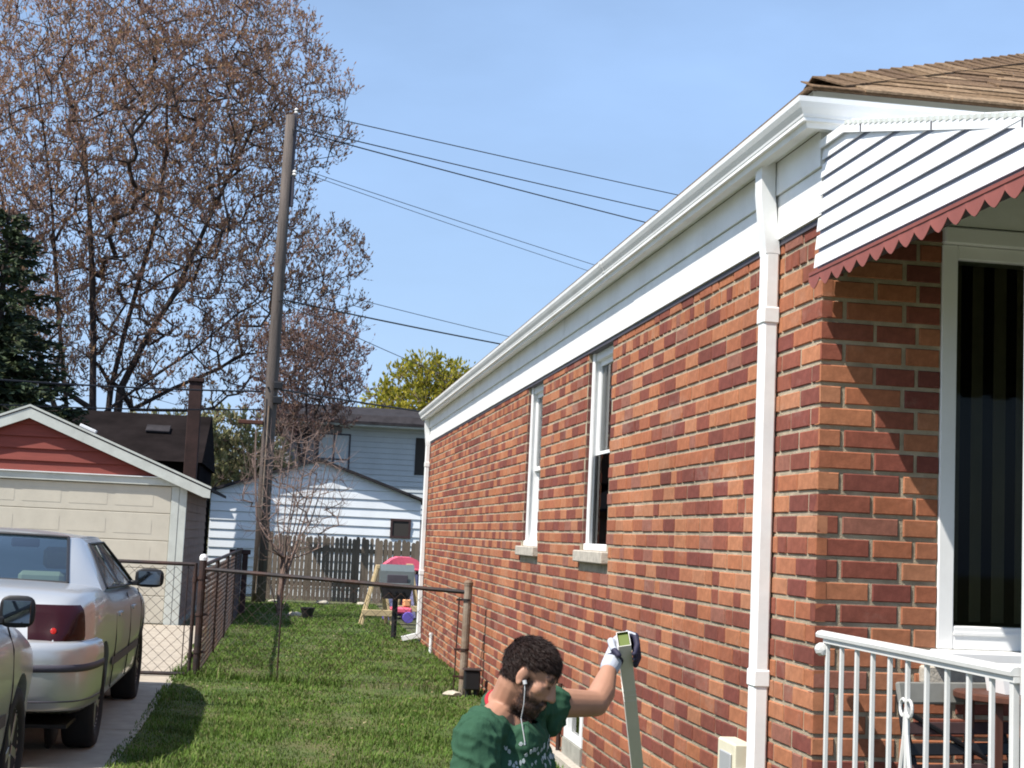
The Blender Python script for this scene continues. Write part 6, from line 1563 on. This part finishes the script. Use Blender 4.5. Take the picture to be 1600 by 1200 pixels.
for v_ in bm.verts:
    c = v_.co; a = (c-CHEST); 
    f1 = mnoise.noise(Vector((c.x*9+c.z*4, c.y*9-c.z*3, c.z*4)))
    f2 = mnoise.noise(Vector((c.x*22, c.y*22, c.z*9+5)))
    f3 = mnoise.noise(Vector((c.x*5+1.7, c.y*5, c.z*20+c.x*9)))
    crease = (1-abs(f3)*2.2)
    wv_ = Vector((c.x*7, c.y*7, c.z*7)); wx_ = mnoise.noise(wv_)*0.6
    rg = 1-abs(mnoise.noise(Vector((c.x*17+wx_*3, c.y*17-wx_*2, c.z*6+c.x*7+wx_))))*3.2
    fold = math.sin((c.x*0.8-c.y*0.6+c.z*0.55)*42+3*f1)
    v_.co += v_.normal*(0.013*f1+0.005*f2+0.0085*fold*max(0, 0.45+f1)+0.006*max(0, crease)**2+0.0085*max(0, rg)**1.5-0.006)
for f in bm.faces: f.smooth = True
me = bpy.data.meshes.new('t_shirt'); bm.to_mesh(me); bm.free(); me.materials.clear(); me.materials.append(M['shirt']); me.transform(Matrix.Translation(-PO))
shirt = link('t_shirt', me, person)
sol = shirt.modifiers.new('thickness', 'SOLIDIFY'); sol.thickness = 0.003; sol.offset = 1
# collar rib and red undershirt ring at the neck
def ring(c, axis, ra, rb, tube_r, name, m, parent, z=0.0):
    q = axis.to_track_quat('Z', 'Y').to_matrix(); pts = [c+q @ Vector((ra*math.cos(t), rb*math.sin(t), z)) for t in np.linspace(0, 2*math.pi, 33)]
    m_ = MB(); m_.tube(pts, tube_r, 8, cap=False); me = m_.mesh(name, m, True); me.transform(Matrix.Translation(-PO)); return link(name, me, parent)
nax = (H(0, -0.03, -0.05)-NECK).normalized()
ring(NECK+nax*0.010, nax, 0.076, 0.076, 0.009, 'collar', M['shirt'], person)
ring(NECK+nax*0.022, nax, 0.069, 0.069, 0.008, 'undershirt', M['shirt_red'], person)
# faded print on the chest, lying on the cloth
bvt = None
dg = bpy.context.evaluated_depsgraph_get()
from mathutils.bvhtree import BVHTree
bvt = BVHTree.FromPolygons([v_.co+PO for v_ in shirt.data.vertices], [tuple(p.vertices) for p in shirt.data.polygons])
m_ = MB(); rp_ = random.Random(12)
cx = CHEST+BODYDIR*0.0
for i in range(54):
    row = i % 3; u = (i//3)/18-0.45; lat = LEFT*(u*0.26); zz = 0.872-row*0.044+rp_.uniform(-0.008, 0.008)
    org = Vector((CHEST.x, CHEST.y, zz))+lat+BODYDIR*0.5; hit = bvt.ray_cast(org, -BODYDIR)
    if hit[0] is None or rp_.random() < 0.22: continue
    n_ = hit[1]; p_ = hit[0]+n_*0.0045; t1 = n_.cross(Vector((0, 0, 1))).normalized(); t2 = t1.cross(n_)
    w_, h_ = rp_.uniform(0.008, 0.014), rp_.uniform(0.011, 0.019); sk = rp_.uniform(-0.004, 0.004)
    # worn, broken marks
    for _ in range(rp_.choice((2, 3, 3))):
        oc = p_+t1*rp_.uniform(-1, 1)*w_+t2*rp_.uniform(-1, 1)*h_; a_ = rp_.uniform(0.9, 2.2); k_ = rp_.randrange(5, 8)
        q = [oc+(t1*math.cos(a_+6.283*e_/k_)*rp_.uniform(0.003, 0.0070)+t2*math.sin(a_+6.283*e_/k_)*rp_.uniform(0.004, 0.0110)) for e_ in range(k_)]
        m_.add(q+[x_-n_*0.0012 for x_ in q], [tuple(range(k_)), tuple(range(2*k_-1, k_-1, -1))]+[(e_, (e_+1) % k_, k_+(e_+1) % k_, k_+e_) for e_ in range(k_)])
me = m_.mesh('chest_print', M['print']); me.transform(Matrix.Translation(-PO)); link('chest_print', me, person)['kind'] = 'stuff'
# earphone: bud and hanging cord on his right ear
eb0 = H(-0.088, 0.012, -0.014)
m_ = MB(); m_.tube([eb0, eb0+Vector((0.003, -0.003, -0.012))], 0.0065, 8); m_.tube([eb0, eb0+Vector((0.002, -0.004, -0.03)), eb0+Vector((0.002, 0.004, -0.075)), eb0+Vector((-0.002, 0.02, -0.12)), eb0+Vector((0.01, 0.0, -0.19))], 0.0017, 6)
me = m_.mesh('earphone', M['earbud']); me.transform(Matrix.Translation(-PO)); link('earphone', me, person)
# glove on the raised left hand, closed round the downspout
SPT = Vector((1.226, 5.165, 1.190)); SPB = Vector((1.66, 6.30, 0.012))       # downspout top and foot
sa = (SPB-SPT).normalized()
SW = (Vector((1, 0, 0))-sa*sa.x).normalized()            # across, to the right
SD = SW.cross(sa).normalized(); SD = SD if SD.y < 0 else -SD  # towards the camera
bm = bmesh.new()
gc = SPT+sa*0.060                                              # where the hand grips
back = -SD
wv = gc-SW*0.012+back*0.056-Vector((0, 0, 0.035))
cap(bm, WR, wv, 0.035, 0.037); ell(bm, wv.lerp(gc+back*0.04, 0.5), (0.040, 0.036, 0.040), None, 2)
# palm behind the tube
for k in range(4):
    cap(bm, wv+sa*(0.016*(k-1.5))*0.8, gc+back*0.046+SW*0.018+sa*(-0.030+0.021*k), 0.018, 0.015)
# four fingers wrap round the right side of the tube and bend to the front face
for k, ln in enumerate((0.9, 1.0, 0.97, 0.85)):
    o_ = sa*(-0.032+0.0215*k); b0 = gc+back*0.044+SW*0.022+o_
    p1 = gc+back*0.030+SW*0.046+o_; p2 = gc-back*0.012+SW*(0.046)+o_+sa*0.003; p3 = gc-back*(0.052*ln)+SW*0.030+o_+sa*0.006
    cap(bm, b0, p1, 0.0125, 0.0118); cap(bm, p1, p2, 0.0118, 0.0112); cap(bm, p2, p3, 0.0112, 0.0098)
# thumb round the left side
t0 = wv+sa*-0.012; t1 = gc+back*0.030-SW*0.044-sa*0.022; t2 = gc-back*0.010-SW*0.042-sa*0.030; t3 = gc-back*0.048-SW*0.026-sa*0.032
cap(bm, t0, t1, 0.017, 0.0135); cap(bm, t1, t2, 0.0135, 0.012); cap(bm, t2, t3, 0.012, 0.0105)
gme = fuse(bm, 'glove', 0.0032, 2, 0.4)
gme.materials.append(M['glove_d']); gme.materials.append(M['glove_w'])
gme.polygons.foreach_set('material_index', [1 if ((p.center-gc).dot(SW) < -0.018 and (p.center-gc).dot(back) > -0.02) or (p.center-gc).dot(sa) < -0.043 or (p.center-WR).length < 0.045 else 0 for p in gme.polygons])
gme.transform(Matrix.Translation(-PO)); link('glove', gme, person)
# the loose downspout piece he holds: open rectangular tube
ds = thing('loose_downspout', 'pale grey loose downspout piece held upright by the man in green', 'downspout', SPB)
L_ = (SPB-SPT).length; hw_, hd_ = 0.0225, 0.0335; t_ = 0.0022
Rm = Matrix((SW, SD, -sa)).transposed().to_4x4(); T = Rm
m_ = MB()
ro = [(-hw_, -hd_), (hw_, -hd_), (hw_, hd_), (-hw_, hd_)]; ri = [(x_*(1-t_/hw_), y_*(1-t_/hd_)) for x_, y_ in ro]
vs = [Vector((x_, y_, 0)) for x_, y_ in ro]+[Vector((x_, y_, L_)) for x_, y_ in ro]+[Vector((x_, y_, 0.0)) for x_, y_ in ri]+[Vector((x_, y_, L_)) for x_, y_ in ri]
vs = [T @ v_ for v_ in vs]
fs = []; mis = []
for i in range(4):
    j = (i+1) % 4; fs.append((i, j, 4+j, 4+i)); mis.append(0); fs.append((8+j, 8+i, 12+i, 12+j)); mis.append(1); fs.append((4+i, 4+j, 12+j, 12+i)); mis.append(0); fs.append((i, 8+i, 8+j, j)); mis.append(0)
me = bpy.data.meshes.new('tube'); me.from_pydata([tuple(v_) for v_ in vs], [], fs); me.materials.append(M['spout_out']); me.materials.append(M['spout_in']); me.polygons.foreach_set('material_index', mis); me.update()
link('tube', me, ds)
m_ = MB()
for z in (0.25, 0.28, 0.31): m_.box(-hw_-0.001, hw_+0.001, -hd_-0.001, hd_+0.001, L_-z, L_-z+0.006, T=T)
m_.build('crimp', M['spout_out'], ds)
m_ = MB(); m_.box(-hw_+0.003, hw_-0.003, -hd_+0.003, hd_-0.003, L_-0.018, L_-0.010, T=T); m_.build('end_plug', M['spout_in'], ds)
